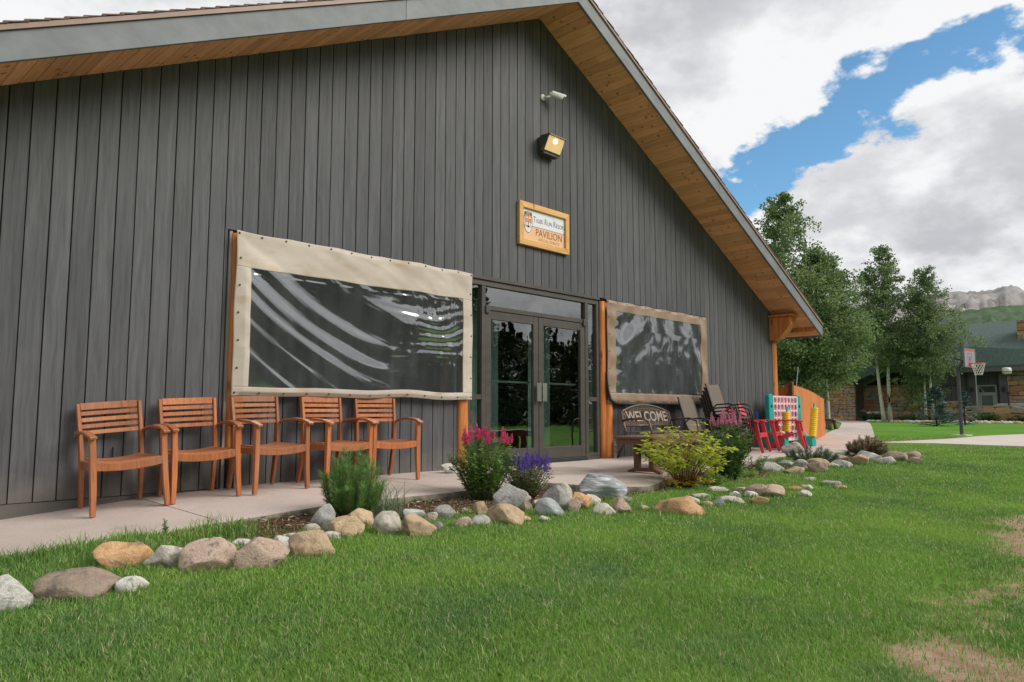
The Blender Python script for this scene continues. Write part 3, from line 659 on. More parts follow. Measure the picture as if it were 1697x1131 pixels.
def build_doors():
    br = M['bronze']
    def bar(name, x0, x1, z0, z1, y0=-.03, y1=.06, par=pav): return MB().box2(pt(x0, y0, z0), pt(x1, y1, z1)).build(name, br, par, bevel=.003)
    # outer frame, mullions and transom bars
    bar('head_flashing', 5.165, 7.995, 2.505, 2.555, -.055, .02)
    bar('frame_jamb', 5.175, 5.215, .02, 2.50); bar('frame_jamb', 7.93, 7.985, .02, 2.50)
    bar('frame_head', 5.217, 7.928, 2.43, 2.50)
    bar('mullion', 5.415, 5.485, .02, 2.428, -.032); bar('mullion', 7.64, 7.715, .02, 2.428, -.032)
    bar('transom_bar', 5.487, 7.638, 2.105, 2.165, -.036)
    bar('sill', 5.217, 7.928, .0, .055, -.06)
    for x0, x1 in ((5.217, 5.413), (7.717, 7.928)):
        bar('sidelight_rail', x0, x1, .90, .965); bar('sidelight_rail', x0, x1, .057, .11)
        MB().box2(pt(x0, .012, .112), pt(x1, .018, .898)).build('sidelight_pane', M['glass'], pav)
        MB().box2(pt(x0, .012, .967), pt(x1, .018, 2.428)).build('sidelight_pane', M['glass'], pav)
    MB().box2(pt(5.487, .012, 2.167), pt(7.638, .018, 2.428)).build('transom_pane', M['glass'], pav)
    for side, x0, x1 in ((0, 5.49, 6.556), (1, 6.566, 7.634)):
        d = MB(); z0, z1 = .06, 2.10; a, bb, st = .115, .17, .105
        d.box2(pt(x0, -.025, z0), pt(x0 + st, .03, z1)); d.box2(pt(x1 - st, -.025, z0), pt(x1, .03, z1))
        d.box2(pt(x0 + st, -.024, z1 - a), pt(x1 - st, .029, z1)); d.box2(pt(x0 + st, -.024, z0), pt(x1 - st, .029, z0 + bb))
        door = d.build('door', br, pav, bevel=.003)
        MB().box2(pt(x0 + st, .0, z0 + bb), pt(x1 - st, .006, z1 - a)).build('pane', M['glass'], door)
        # push bar inside the glass
        MB().box2(pt(x0 + st, .055, 1.135), pt(x1 - st, .085, 1.165)).build('push_bar', M['steel'], door, bevel=.004)
        # pull handle: flat bright plate held off the stile
        hx = x1 - .055 if side == 0 else x0 + .055
        h = MB().box2(pt(hx - .042, -.095, .885), pt(hx + .042, -.085, 1.145)); h.box2(pt(hx - .012, -.086, .93), pt(hx + .012, -.025, .955)); h.box2(pt(hx - .012, -.086, 1.075), pt(hx + .012, -.025, 1.10))
        h.build('pull_handle', M['steel'], door, bevel=.003)
        # pivot closer block at the outer top corner
        cx = x0 + .02 if side == 0 else x1 - .02
        MB().box2(pt(cx - .035, -.055, 2.06), pt(cx + .035, -.026, 2.165)).build('pivot', br, door, bevel=.004)
    MB().box2(pt(5.49, -.075, .0), pt(7.634, -.061, .05)).build('threshold', M['black'], pav)
build_doors()
# small capped conduit outlet low on the siding
MB().box2(pt(.93, -.05, .30), pt(.99, -.021, .43)).build('junction_box', M['siding'], pav, bevel=.004)

# ------------------------------------------------------------ vinyl window covers
def drape_cover(name, label, x0, x1, z0, z1, bl, br_, bt, bb, mfab, mclear, fold, snaps, sag, seed, yo=-.07):
    """a sheet hung over the window: canvas hem round a clear panel, both rippled by the same folds"""
    root = empty(name, ((x0 + x1) / 2, yo, z0), 0, label, 'window cover')
    cx = (x0 + x1) / 2; W = x1 - x0; H = z1 - z0
    def P(u, v):                                       # u along, v up, 0..1
        x = x0 + W * u; z = z0 + H * v
        x += .018 * noise.noise((v * 3 + seed, 0, 2)) * (1 if u < .5 else -1) * (abs(u - .5) * 2) ** 6
        z += (sag * .5 * noise.noise((u * 5, seed, 1)) - sag * .25 * abs(math.sin(u * math.pi * 5.5)) * v)
        if v < .3: z += .016 * noise.noise((u * 4 + 9, seed, 3))
        y = fold(u, v)
        e = min(u, 1 - u) * W; e2 = min(v, 1 - v) * H; k = min(1, e / .10) * min(1, e2 / .06 + .25)
        return (x - cx, -y * k, z - z0)
    def grid(u0, u1, v0, v1, nu, nv, off=0.0):
        mb = MB()
        for i in range(nu + 1):
            for j in range(nv + 1):
                p = P(u0 + (u1 - u0) * i / nu, v0 + (v1 - v0) * j / nv); mb.v.append((p[0], p[1] - off, p[2]))
        for i in range(nu):
            for j in range(nv):
                a = i * (nv + 1) + j; mb.f.append((a, a + nv + 1, a + nv + 2, a + 1))
        return mb
    def part(nm, m, *a):
        o = grid(*a).build(nm, m, root, smooth=True)
        s = o.modifiers.new('cloth', 'SOLIDIFY'); s.thickness = .0025; s.offset = 0; return o
    ul, ur, vb, vt = bl / W, 1 - br_ / W, bb / H, 1 - bt / H
    part('clear_panel', mclear, ul - .012, ur + .012, vb - .02, vt + .02, 230, 130)
    part('hem', mfab, 0, 1, vt, 1, 200, 30, .004); part('hem', mfab, 0, 1, 0, vb, 200, 10, .004)
    part('hem', mfab, 0, ul, vb, vt, 12, 110, .004); part('hem', mfab, ur, 1, vb, vt, 12, 110, .004)
    # snap studs round the hem
    sm = MB().lathe([(.011, 0), (.011, .003), (.006, .007), (.0, .0075)], n=8).mesh('stud', snaps)
    nu, nv = int(W / .26), int(H / .24)
    spots = [(i / nu, .985) for i in range(nu + 1)] + [(i / nu, .02) for i in range(nu + 1)] + [(.012, j / nv) for j in range(1, nv)] + [(.99, j / nv) for j in range(1, nv)]
    for u, v in spots:
        u = min(max(u, .008), .992); p = P(u, v); link('stud', sm, root, (p[0], p[1] - .008, p[2]), (R(90), 0, 0))
    return root
def sm(a, b, x):
    t = min(1, max(0, (x - a) / (b - a))); return t * t * (3 - 2 * t)
def fold_big(u, v):
    # swags hanging from the top left corner and sweeping down to the middle
    y = .028
    vv = (v - .06) / .72                                   # height within the clear panel
    phi = vv - 1.65 * (u - .74) ** 2 + .05 * noise.noise((u * 2.3, v * 2.3, 1))
    for c, w, a in ((-.50, .022, .016), (-.24, .015, .010), (-.02, .020, .020), (.155, .028, .030), (.40, .027, .028), (.79, .028, .024)):
        k = .15 + .85 * sm(.70, .42, u) if c < .5 else math.exp(-((u - .66) / .20) ** 2)
        q = max(-30, min(30, (phi - c) / w)); y += a * k * (1 / (1 + math.exp(q)) - .5 + .42 * (phi - c))
    # crumpled part at the right
    y += .0035 * math.exp(-((u - .84) / .16) ** 2) * math.exp(-((vv - .58) / .25) ** 2) * math.sin(phi * 60 + 4 * noise.noise((u * 7, v * 5, 2)))
    y += .012 * noise.noise((u * 9, v * 7, 4)) * max(0, u - .45) * min(1, 2 * v)
    y += .018 * noise.noise((u * 7 + v * 9, v * 2, 9)) * (v > .7) * (v - .7) * 4 + .006 * noise.noise((u * 16 + v * 12, v * 5, 3)) * (v > .75)
    y += .005 * noise.noise((u * 30, v * 11, 2)) * max(0, 1 - abs(u - .85) * 5)
    return y
def fold_small(u, v):
    y = .022 + .022 * math.exp(-((u - .18) / .16) ** 2) * math.exp(-((v - .75) / .25) ** 2) * math.sin(u * 20 - v * 14)
    y += .034 * max(0, v - .74) * 3.4 * math.sin(u * 40 + 3 * noise.noise((u * 3, 1, 1))) * .8
    y += .014 * max(0, .14 - v) * 8 * math.sin(u * 52 + 2 * noise.noise((u * 4, 0, 3))) + .026 * max(0, u - .80) * 5 * math.sin(u * 30 + v * 14) + .010 * max(0, .14 - u) * 8 * math.sin(v * 32)
    y += .006 * noise.noise((u * 3, v * 2.5, 5)) + .003 * noise.noise((u * 12, v * 9, 2)); return y
studm = pm('snap_stud', (.09, .085, .08), rough=.4, metal=.7)
drape_cover('window_cover', 'cream canvas and clear vinyl cover with sweeping folds, left of the doors', 1.945, 5.155, .89, 2.54, .15, .185, .36, .09, M['canvas'], M['vinyl'], fold_big, studm, .035, 1.0, -.115)
drape_cover('window_cover', 'brown canvas and clear vinyl cover right of the doors', 8.13, 11.31, .88, 2.53, .20, .27, .165, .16, M['canvas_brown'], M['vinyl_old'], fold_small, pm('snap_brown', (.15, .1, .07), rough=.5), .03, 2.0, -.085)
# black tarpaulin strap bunched along the lower edge of the right-hand cover
tp = MB().tube([(8.12, -.09, 1.38), (8.115, -.10, 1.1), (8.16, -.105, .93), (8.3, -.11, .875), (8.8, -.115, .86), (9.4, -.11, .885), (10.2, -.115, .865), (11.0, -.11, .88), (11.28, -.10, .88)], [.012, .022, .028, .026, .022, .02, .024, .02, .012], 8)
tag(tp.build('black_strap', M['black'], smooth=True), 'black rolled tarpaulin strap along the lower edge of the brown cover', 'strap')

# ------------------------------------------------------------ wall lamp, camera, sign
def text_mesh(s, size, mat, extrude=.001, align='CENTER', sx=1.0, bold=0.0):
    cu = bpy.data.curves.new('lettering', 'FONT'); cu.body = s; cu.size = size; cu.align_x = align; cu.extrude = extrude; cu.offset = bold; cu.resolution_u = 3
    o = bpy.data.objects.new('lettering', cu); col.objects.link(o); dg = bpy.context.evaluated_depsgraph_get(); me = bpy.data.meshes.new_from_object(o.evaluated_get(dg)); bpy.data.objects.remove(o)
    me.transform(Matrix.Diagonal((sx, 1, 1, 1))); me.materials.clear(); me.materials.append(mat); return me
UP = (R(90), 0, 0)
def build_lamp():
    L0 = empty('wall_lamp', (6.72, -.02, 4.55), 0, 'lit bronze flood lamp with ribbed glass high on the gable', 'lamp')
    h = MB(); h.box2((-.22, -.11, .02), (.22, .0, .33)); h.prism([(-.111, .03), (-.111, .335), (-.30, .335), (-.31, .31), (-.29, .30)], 0, -.24, .24)
    hs = MB(); hs.box2((-.20, -.08, .0), (.20, .0, .32)); hs.prism([(-.08, .30), (-.08, .335), (-.30, .325), (-.305, .29)], 0, -.225, .225)
    hs.prism([(-.08, .03), (-.08, .30), (-.298, .30)], 0, -.225, -.212); hs.prism([(-.08, .03), (-.08, .30), (-.298, .30)], 0, .212, .225)
    hs.prism([(-.08, .0), (-.08, .028), (-.16, .028), (-.15, .0)], 0, -.225, .225)
    hs.build('housing', M['bronze'], L0, bevel=.004)
    m, N, Lk, b = nodes('lamp_glass'); b.inputs['Base Color'].default_value = (.50, .36, .17, 1); b.inputs['Roughness'].default_value = .25
    tc = N.new('ShaderNodeTexCoord'); wv = N.new('ShaderNodeTexNoise'); wv.inputs['Scale'].default_value = 9; Lk.new(tc.outputs['Object'], wv.inputs['Vector'])
    b.inputs['Emission Color'].default_value = (1, .73, .36, 1); b.inputs['Emission Strength'].default_value = .30
    g = MB(); n = 40                                      # ribbed glass front, slanting under the hood
    for i in range(n + 1):
        x = -.21 + .42 * i / n; w = .006 * (i % 2)
        g.v += [(x, -.275 - w, .29), (x, -.165 - w, .03)]
    g.f = [(2 * i, 2 * i + 1, 2 * i + 3, 2 * i + 2) for i in range(n)]
    g.build('lens', m, L0)
    MB().lathe([(.0, -.05), (.03, -.04), (.035, .02), (.0, .05)], n=12).build('bulb', emit('lamp_bulb', (1, .86, .6), 2.2), L0, (-.03, -.262, .215), smooth=True)
    MB().box2((-.21, -.145, -.03), (.21, -.02, -.004)).build('ballast_lip', M['bronze'], L0, bevel=.003)
    C0 = empty('security_camera', (6.67, -.02, 5.44), 0, 'small white bullet security camera above the flood lamp', 'camera')
    MB().lathe([(.055, 0), (.055, .02), (.035, .035), (.0, .036)], n=18).build('base_plate', M['white_plastic'], C0, (0, 0, 0), UP, smooth=False)
    MB().tube([(0, -.03, 0), (.02, -.09, -.01), (.08, -.12, .02)], .018, 8).build('bracket', M['white_plastic'], C0, smooth=True)
    bd = MB().tube([(.05, -.11, .055), (.08, -.125, .05), (.26, -.23, .01), (.265, -.233, .008)], [.02, .042, .05, .045], 14).build('body', M['white_plastic'], C0, smooth=True)
    MB().tube([(.262, -.2315, .0085), (.277, -.240, .005)], [.043, .041], 14).build('lens', M['black'], bd, smooth=True)
    v = MB(); v.sweep([(.09, -.128, .058), (.30, -.252, .008)], [(-.052, .0), (-.045, .04), (0, .056), (.045, .04), (.052, .0), (.046, .0), (.04, .035), (0, .050), (-.04, .035), (-.046, .0)]); v.build('sunshield', M['white_plastic'], bd)
build_lamp(); bpy.data.objects['wall_lamp'].scale = (.84, .88, .74); bpy.data.objects['security_camera'].scale = (.88, .88, .88)
def build_sign():
    x0, x1, z0, z1 = 6.11, 7.22, 3.11, 3.74; cx, cz = (x0 + x1) / 2, (z0 + z1) / 2; W, H = x1 - x0, z1 - z0
    s = empty('sign', (cx, -.02, cz), 0, 'pine-framed PAVILION sign with a tiger head, under the flood lamp', 'sign')
    pine = woodmat('sign_pine', (.55, .29, .085), (.72, .43, .155), (3, 40, 40), .5, .08, (.32, .12, .03), .1, .1, (.50, .22, .06))
    t = .085
    for nm, poly in (('frame_rail', [(-W / 2, H / 2), (W / 2, H / 2), (W / 2 - t, H / 2 - t), (-W / 2 + t, H / 2 - t)]), ('frame_rail', [(-W / 2, -H / 2), (-W / 2 + t, -H / 2 + t), (W / 2 - t, -H / 2 + t), (W / 2, -H / 2)]), ('frame_stile', [(-W / 2, -H / 2 + .001), (-W / 2, H / 2 - .001), (-W / 2 + t, H / 2 - t - .001), (-W / 2 + t, -H / 2 + t + .001)]), ('frame_stile', [(W / 2, -H / 2 + .001), (W / 2 - t, -H / 2 + t + .001), (W / 2 - t, H / 2 - t - .001), (W / 2, H / 2 - .001)])):
        MB().prism(poly, 1, -.055, .0).build(nm, pine, s, bevel=.004)
    wi, hi = W / 2 - t, H / 2 - t; zs = -.005
    MB().box2((-wi, -.022, zs), (wi, -.002, hi)).build('panel', pm('sign_white', (.66, .68, .71), rough=.4), s)
    MB().box2((-wi, -.022, -hi), (wi, -.002, zs - .006)).build('panel', pm('sign_peach', (.74, .44, .235), rough=.45), s)
    MB().box2((-wi, -.024, zs - .006), (wi, -.002, zs)).build('divider', pm('sign_line', (.16, .13, .14), rough=.5), s)
    dk = pm('sign_ink', (.20, .19, .23), rough=.5); br = pm('sign_brown', (.26, .11, .05), rough=.5); lb = pm('sign_tan', (.50, .27, .15), rough=.5)
    y = -.0235
    # small-capital lettering: large first letters
    x = -wi + .235
    for w_, sz in (('T', .125), ('IGER', .088), (' ', .05), ('R', .125), ('UN', .088), (' ', .05), ('R', .125), ('ESORT', .088)):
        if w_ == ' ': x += .022; continue
        me = text_mesh(w_, sz, dk, .0008, 'LEFT', .80); o = link('lettering', me, s, (x, y, .060), UP); x += max(v.co.x for v in me.vertices) + .009
    link('lettering', text_mesh('PAVILION', .150, br, .0008, 'CENTER', .92, .0005), s, (.115, y, -.135), UP)
    link('lettering', text_mesh('SPECIAL EVENTS', .062, lb, .0008, 'CENTER', 1.05), s, (.115, y, -.205), UP)
    # faint hill line behind the name
    MB().sweep([(-.02 + .028 * i, y + .0005, .125 + .075 * math.sin(i / 11 * math.pi) + (.012 if i in (4, 7) else 0)) for i in range(12)], [(-.002, -.0004), (.002, -.0004), (.002, .0004), (-.002, .0004)], (0, 1, 0)).build('hill_line', pm('sign_grey', (.50, .51, .54), rough=.5), s)
    # tiger head: oval outline, orange face, white ruff, dark stripes
    e = [None]
    def blob(nm, pts, m, d):
        mb = MB(); mb.prism(pts, 1, -d, -d + .0012); return mb.build(nm, m, e[0] or s, (0, 0, 0) if e[0] else (-wi + .125, -.024, .035))
    oval = lambda a, b, cx_=0, cz_=0, n=26, k=0.0: [(cx_ + a * math.cos(2 * math.pi * i / n) * (1 + k * math.sin(2 * math.pi * i / n)), cz_ + b * math.sin(2 * math.pi * i / n)) for i in range(n)]
    ink = pm('tiger_ink', (.075, .065, .08), rough=.5); org = pm('tiger_orange', (.62, .27, .10), rough=.5); wh = pm('tiger_white', (.66, .64, .62), rough=.5)
    e[0] = blob('emblem', oval(.098, .158, 0, 0, k=.1), ink, .0002); blob('ruff', oval(.088, .147, 0, -.004, k=.1), wh, .0016); blob('face', oval(.072, .105, 0, .035), org, .003)
    for sx in (-1, 1):
        blob('ear', oval(.022, .026, sx * .058, .125), ink, .0044); blob('brow', oval(.020, .012, sx * .030, .062), wh, .0044); blob('eye', oval(.010, .006, sx * .029, .045), ink, .0058); blob('muzzle', oval(.026, .024, sx * .018, -.028), wh, .0044)
        for k in range(3): blob('stripe', [(sx * .074, .085 - .035 * k), (sx * .074, .077 - .035 * k), (sx * .040, .083 - .033 * k)][::sx], ink, .0044)
        blob('stripe', [(sx * .072, -.045), (sx * .070, -.060), (sx * .030, -.085)][::sx], ink, .0044)
    blob('nose', [(-.014, .002), (0, -.014), (.014, .002), (.010, .008), (-.010, .008)], ink, .006)
    for k in range(3): blob('stripe', [(-.026 + .004 * k, .098 + .014 * k), (.026 - .004 * k, .098 + .014 * k), (0, .090 + .014 * k)], ink, .006)
    blob('chin', oval(.026, .016, 0, -.062), ink, .003)
build_sign()
# ------------------------------------------------------------ teak armchairs
def make_chair():
    root = empty('armchair', (0, 0, 0)); tk = M['teak']
    fw, bw = .275, .235                                   # half widths at the front and back legs
    for s in (-1, 1):
        # front leg: slightly tapered, runs up to the arm
        f = MB(); f.sweep([(s * (fw + .010), -.262, 0), (s * fw, -.255, .22), (s * (fw - .004), -.25, .42), (s * (fw - .002), -.25, .625)], [(-.024, -.024), (.024, -.024), (.024, .024), (-.024, .024)], (0, 1, 0), scales=[.80, .95, 1, .95]); f.build('leg', tk, root, bevel=.004)
        # back leg: raked out below, leaning back above the seat
        f = MB(); f.sweep([(s * bw, .262, 0), (s * bw, .228, .16), (s * bw, .195, .38), (s * (bw + .004), .205, .62), (s * (bw + .010), .245, .875)], [(-.016, -.026), (.016, -.026), (.016, .026), (-.016, .026)], (0, 1, 0), scales=[.9, 1, 1.1, 1, .85]); f.build('leg', tk, root, bevel=.004)
        # arm: a bowed flat board
        pts = [(s * (bw + .020), .245, .60), (s * (fw + .005), .12, .645), (s * (fw + .014), -.04, .660), (s * (fw + .010), -.20, .652), (s * (fw + .002), -.315, .622)]
        MB().sweep(pts, [(-.030, -.012), (.030, -.012), (.030, .012), (-.030, .012)], scales=[.7, .85, 1, 1, .92]).build('armrest', tk, root, bevel=.004)
        MB().beam((s * (fw - .012), -.24, .385), (s * (bw - .004), .21, .375), .022, .06).build('side_rail', tk, root, bevel=.003)
    # front rail dips in the middle with the seat
    fr = MB(); n = 9; bot = []; top = []
    for i in range(n):
        x = -(fw - .024) + 2 * (fw - .024) * i / (n - 1); q = (x / fw) ** 2; top.append((x, .400 + .028 * q)); bot.append((x, .338 + .022 * q))
    for (x, a), (_, b) in zip(top, bot): fr.v += [(x, -.272, b), (x, -.272, a), (x, -.248, a), (x, -.248, b)]
    for i in range(n - 1):
        for k in range(4): fr.f.append((4 * i + k, 4 * i + (k + 1) % 4, 4 * i + 4 + (k + 1) % 4, 4 * i + 4 + k))
    fr.f += [(0, 3, 2, 1), (4 * n - 4, 4 * n - 3, 4 * n - 2, 4 * n - 1)]
    fr.build('front_rail', tk, root, bevel=.003)
    MB().beam((-bw + .016, .205, .37), (bw - .016, .205, .37), .022, .06).build('back_rail', tk, root, bevel=.003)
    # hollowed seat of slats running across
    for i in range(7):
        y = -.225 + .062 * i; hw = fw - .03 - (fw - bw) * i / 6 * .8
        p = [(hw * t, y, .412 - .022 * (1 - t * t) + .006) for t in (-1, -.6, -.2, .2, .6, 1)]
        MB().sweep(p, [(-.026, -.008), (.026, -.008), (.026, .008), (-.026, .008)]).build('seat_slat', tk, root, bevel=.003)
    # back: top rail and four slats, bowed backward between the posts
    for z, h in ((.852, .060), (.792, .036), (.738, .036), (.684, .036), (.630, .036)):
        y0 = .205 + (z - .62) * .157; hw = bw - .008
        p = [(hw * t, y0 + .030 * (1 - t * t), z) for t in (-1, -.66, -.33, 0, .33, .66, 1)]
        MB().sweep(p, [(-.009, -h / 2), (.009, -h / 2), (.009, h / 2), (-.009, h / 2)], (0, .15, 1)).build('back_slat' if h < .05 else 'top_rail', tk, root, bevel=.003)
    return root
spots = [((.915, -.335), -1.5, 'wooden slat-back armchair farthest left, apart from the rest of the row'), ((1.545, -.345), -4, 'wooden slat-back armchair second from the left, before the log post'), ((2.19, -.40), 5, 'wooden slat-back armchair in the middle of the row of five'), ((2.945, -.365), 6, 'wooden slat-back armchair fourth from the left, behind the pine shrub'), ((3.61, -.345), -6, 'wooden slat-back armchair at the right end of the row, nearest the doors')]
ch = make_chair()
for i, ((x, y), a, lab) in enumerate(spots):
    o = ch if i == 0 else copy_tree(ch)
    # stand on the sloping patio: tilt with the slab
    gx = float(S(x + .2, y) - S(x - .2, y)) / .4; gy = .03
    o.location = (x, y, float(S(x, y)) + .004); o.rotation_euler = (math.atan(gy), -math.atan(gx), R(a))
    tone = [(1, 1, 1), (1.07, 1.0, .92), (.90, .94, 1.0), (1.12, 1.08, 1.0), (1.02, .93, .86)][i]
    wm = woodmat('teak_oil', tuple(a * b for a, b in zip((.275, .088, .032), tone)), tuple(a * b for a, b in zip((.43, .165, .066), tone)), (60, 60, 4), .45, .2, None, .15, .2, tuple(a * b for a, b in zip((.33, .165, .09), tone)))
    for part in o.children: part.material_slots[0].link = 'OBJECT'; part.material_slots[0].material = wm
    tag(o, lab, 'chair', 'wooden armchairs along the wall')

# ------------------------------------------------------------ brown trestle table
M['brownwood'] = woodmat('brown_composite', (.115, .058, .036), (.165, .088, .056), (3, 40, 40), .6, .08, None, .2)
def build_table():
    t = empty('trestle_table', (7.28, -1.66, float(S(7.28, -1.66))), R(6), 'low brown plank trestle table behind the yellow shrub', 'table'); m = M['brownwood']
    for i in range(4): MB().box((0, -.198 + .132 * i, .452), (1.86, .126, .03)).build('plank', m, t, bevel=.003)
    MB().box2((-.88, -.255, .365), (.88, -.232, .434)).build('apron', m, t, bevel=.003); MB().box2((-.88, .232, .365), (.88, .255, .434)).build('apron', m, t, bevel=.003)
    MB().box2((-.90, -.232, .365), (-.875, .232, .434)).build('apron', m, t); MB().box2((.875, -.232, .365), (.90, .232, .434)).build('apron', m, t)
    for s in (-1, 1):
        for q in (-.105, .105): MB().box2((s * .60 - .04, q - .035, .062), (s * .60 + .04, q + .035, .434)).build('leg', m, t, bevel=.004)
        MB().prism([(-.235, 0), (-.21, 0), (-.12, .02), (.12, .02), (.21, 0), (.235, 0), (.235, .02), (.14, .062), (-.14, .062), (-.235, .02)], 0, s * .60 - .045, s * .60 + .045).build('foot', m, t, bevel=.004)
    MB().box2((-.56, -.02, .19), (.56, .02, .27)).build('stretcher', m, t, bevel=.003)
build_table()

# ------------------------------------------------------------ WELCOME bench
def build_bench():
    iron = pm('bench_bronze', (.085, .058, .043), (.16, .115, .088), (14, 14, 14), .45, .1, metal=.5)
    b = empty('welcome_bench', (8.96, -.42, float(S(8.96, -.42))), R(-3), 'bronze metal bench with WELCOME worked into its back', 'bench')
    W = .64
    def bz(z): return .10 + (z - .42) * .30                # lean of the back
    def arch(x): return .735 + .115 * (1 - (x / W) ** 2)
    # frame of the back: posts, arched top, lower rail
    for s in (-1, 1):
        MB().tube([(s * W, .28, 0), (s * (W - .005), .17, .2), (s * (W - .01), .10, .42), (s * W, bz(.74), .745)], .019, 8).build('leg', iron, b, smooth=True)
        MB().tube([(s * W, bz(.64), .60), (s * (W + .02), .02, .625), (s * (W + .02), -.22, .635), (s * (W + .015), -.36, .59), (s * (W + .005), -.40, .42), (s * W, -.40, .2), (s * W, -.43, 0)], .018, 8).build('arm_and_leg', iron, b, smooth=True)
    top = [(W * t, bz(arch(W * t)), arch(W * t)) for t in [i / 8 - 1 for i in range(17)]]
    MB().tube(top, .020, 8).build('top_rail', iron, b, smooth=True)
    MB().tube([(-W, bz(.53), .52), (W, bz(.53), .52)], .016, 8).build('lower_rail', iron, b, smooth=True)
    MB().tube([(W * .96 * t, bz(arch(W * t) - .09), arch(W * t) - .085) for t in [i / 8 - 1 for i in range(17)]], .008, 6).build('inner_rail', iron, b, smooth=True)
    # pierced scrollwork around the word
    n = 0
    for i in range(26):
        x = -W + .03 + (2 * W - .06) * i / 25; zt = arch(x)
        for z in (zt - .045, .555):
            r = .024; p = [(x + r * math.cos(a) * .9, bz(z + r * math.sin(a)), z + r * math.sin(a)) for a in [2 * math.pi * k / 8 for k in range(8)]]
            MB().tube(p, .006, 5, True).build('scroll', iron, b, smooth=True)
    for s in (-1, 1):
        for k in range(3):
            z = .60 + .055 * k; r = .028; x = s * (W - .05)
            MB().tube([(x + r * math.cos(a), bz(z + r * math.sin(a)), z + r * math.sin(a)) for a in [2 * math.pi * q / 8 for q in range(8)]], .007, 5, True).build('scroll', iron, b, smooth=True)
    me = text_mesh('WELCOME', .235, pm('bench_letters', (.23, .175, .135), (.30, .235, .185), (10, 10, 10), .4, metal=.4), .006, 'CENTER', .96, .004)
    link('lettering', me, b, (0, bz(.60) - .012, .590), (R(90 - 16.7), 0, 0))
    for k in range(7): MB().beam((-W, -.36 + .075 * k, .425), (W, -.36 + .075 * k, .425), .055, .016).build('seat_slat', iron, b, bevel=.003)
build_bench()

# ------------------------------------------------------------ brown sling chairs
def make_sling():
    fr = pm('sling_frame', (.035, .028, .024), rough=.4, metal=.3) if 'slf' not in M else M['slf']; M['slf'] = fr
    if 'sling' not in M: M['sling'] = pm('sling_mesh', (.115, .088, .070), (.165, .13, .105), (140, 4, 140), .7, .3)
    r = empty('sling_chair', (0, 0, 0)); hw = .275
    side = [(0, .34, 1.00), (0, .315, .93), (0, .27, .78), (0, .20, .55), (0, .15, .44), (0, .05, .40), (0, -.18, .415), (0, -.25, .40)]
    for s in (-1, 1):
        MB().tube([(s * hw, y, z) for _, y, z in side], .014, 7).build('side_rail', fr, r, smooth=True)
        MB().tube([(s * (hw + .015), .30, 0), (s * (hw + .02), .24, .25), (s * (hw + .025), .20, .56), (s * (hw + .03), .12, .625), (s * (hw + .035), -.12, .64), (s * (hw + .03), -.24, .60), (s * (hw + .025), -.28, .42), (s * (hw + .02), -.31, 0)], .014, 7).build('arm_and_leg', fr, r, smooth=True)
    MB().tube([(-hw - .02, -.27, .39), (hw + .02, -.27, .39)], .012, 6).build('cross_tube', fr, r, smooth=True); MB().tube([(-hw - .02, .22, .39), (hw + .02, .22, .39)], .012, 6).build('cross_tube', fr, r, smooth=True)
    c = MB(); n = 40; sy = np.interp(np.linspace(0, 7, n), range(8), [q[1] for q in side]); sz = np.interp(np.linspace(0, 7, n), range(8), [q[2] for q in side])
    for y, z in zip(sy, sz):
        for t in (-1, -.5, 0, .5, 1): c.v.append((hw * t, y + .012 * (1 - t * t), z - .012 * (1 - t * t)))
    for i in range(n - 1):
        for j in range(4): a = i * 5 + j; c.f.append((a, a + 1, a + 6, a + 5))
    o = c.build('sling', M['sling'], r, smooth=True); q = o.modifiers.new('cloth', 'SOLIDIFY'); q.thickness = .004
    return r
sl = make_sling()
tag(sl, 'single brown mesh sling chair between the WELCOME bench and the stack', 'chair'); sl.location = (10.16, -.62, float(S(10.16, -.62))); sl.rotation_euler = (0, 0, R(4))
names = ['bottom', 'second', 'third', 'fourth', 'topmost']
for k in range(5):
    o = copy_tree(sl); z = float(S(11.06, -.6)); o.location = (10.95 + .004 * k, -.60 - .028 * k, z + .062 * k); o.rotation_euler = (0, 0, R(3))
    tag(o, ['brown mesh sling chair at the very bottom of the stack of five', 'brown sling chair second from the bottom of the stack', 'brown sling chair in the middle of the stack of five', 'brown sling chair second from the top of the stack', 'brown mesh sling chair topmost of the stack, its back fully seen'][k], 'chair', 'stacked sling chairs')

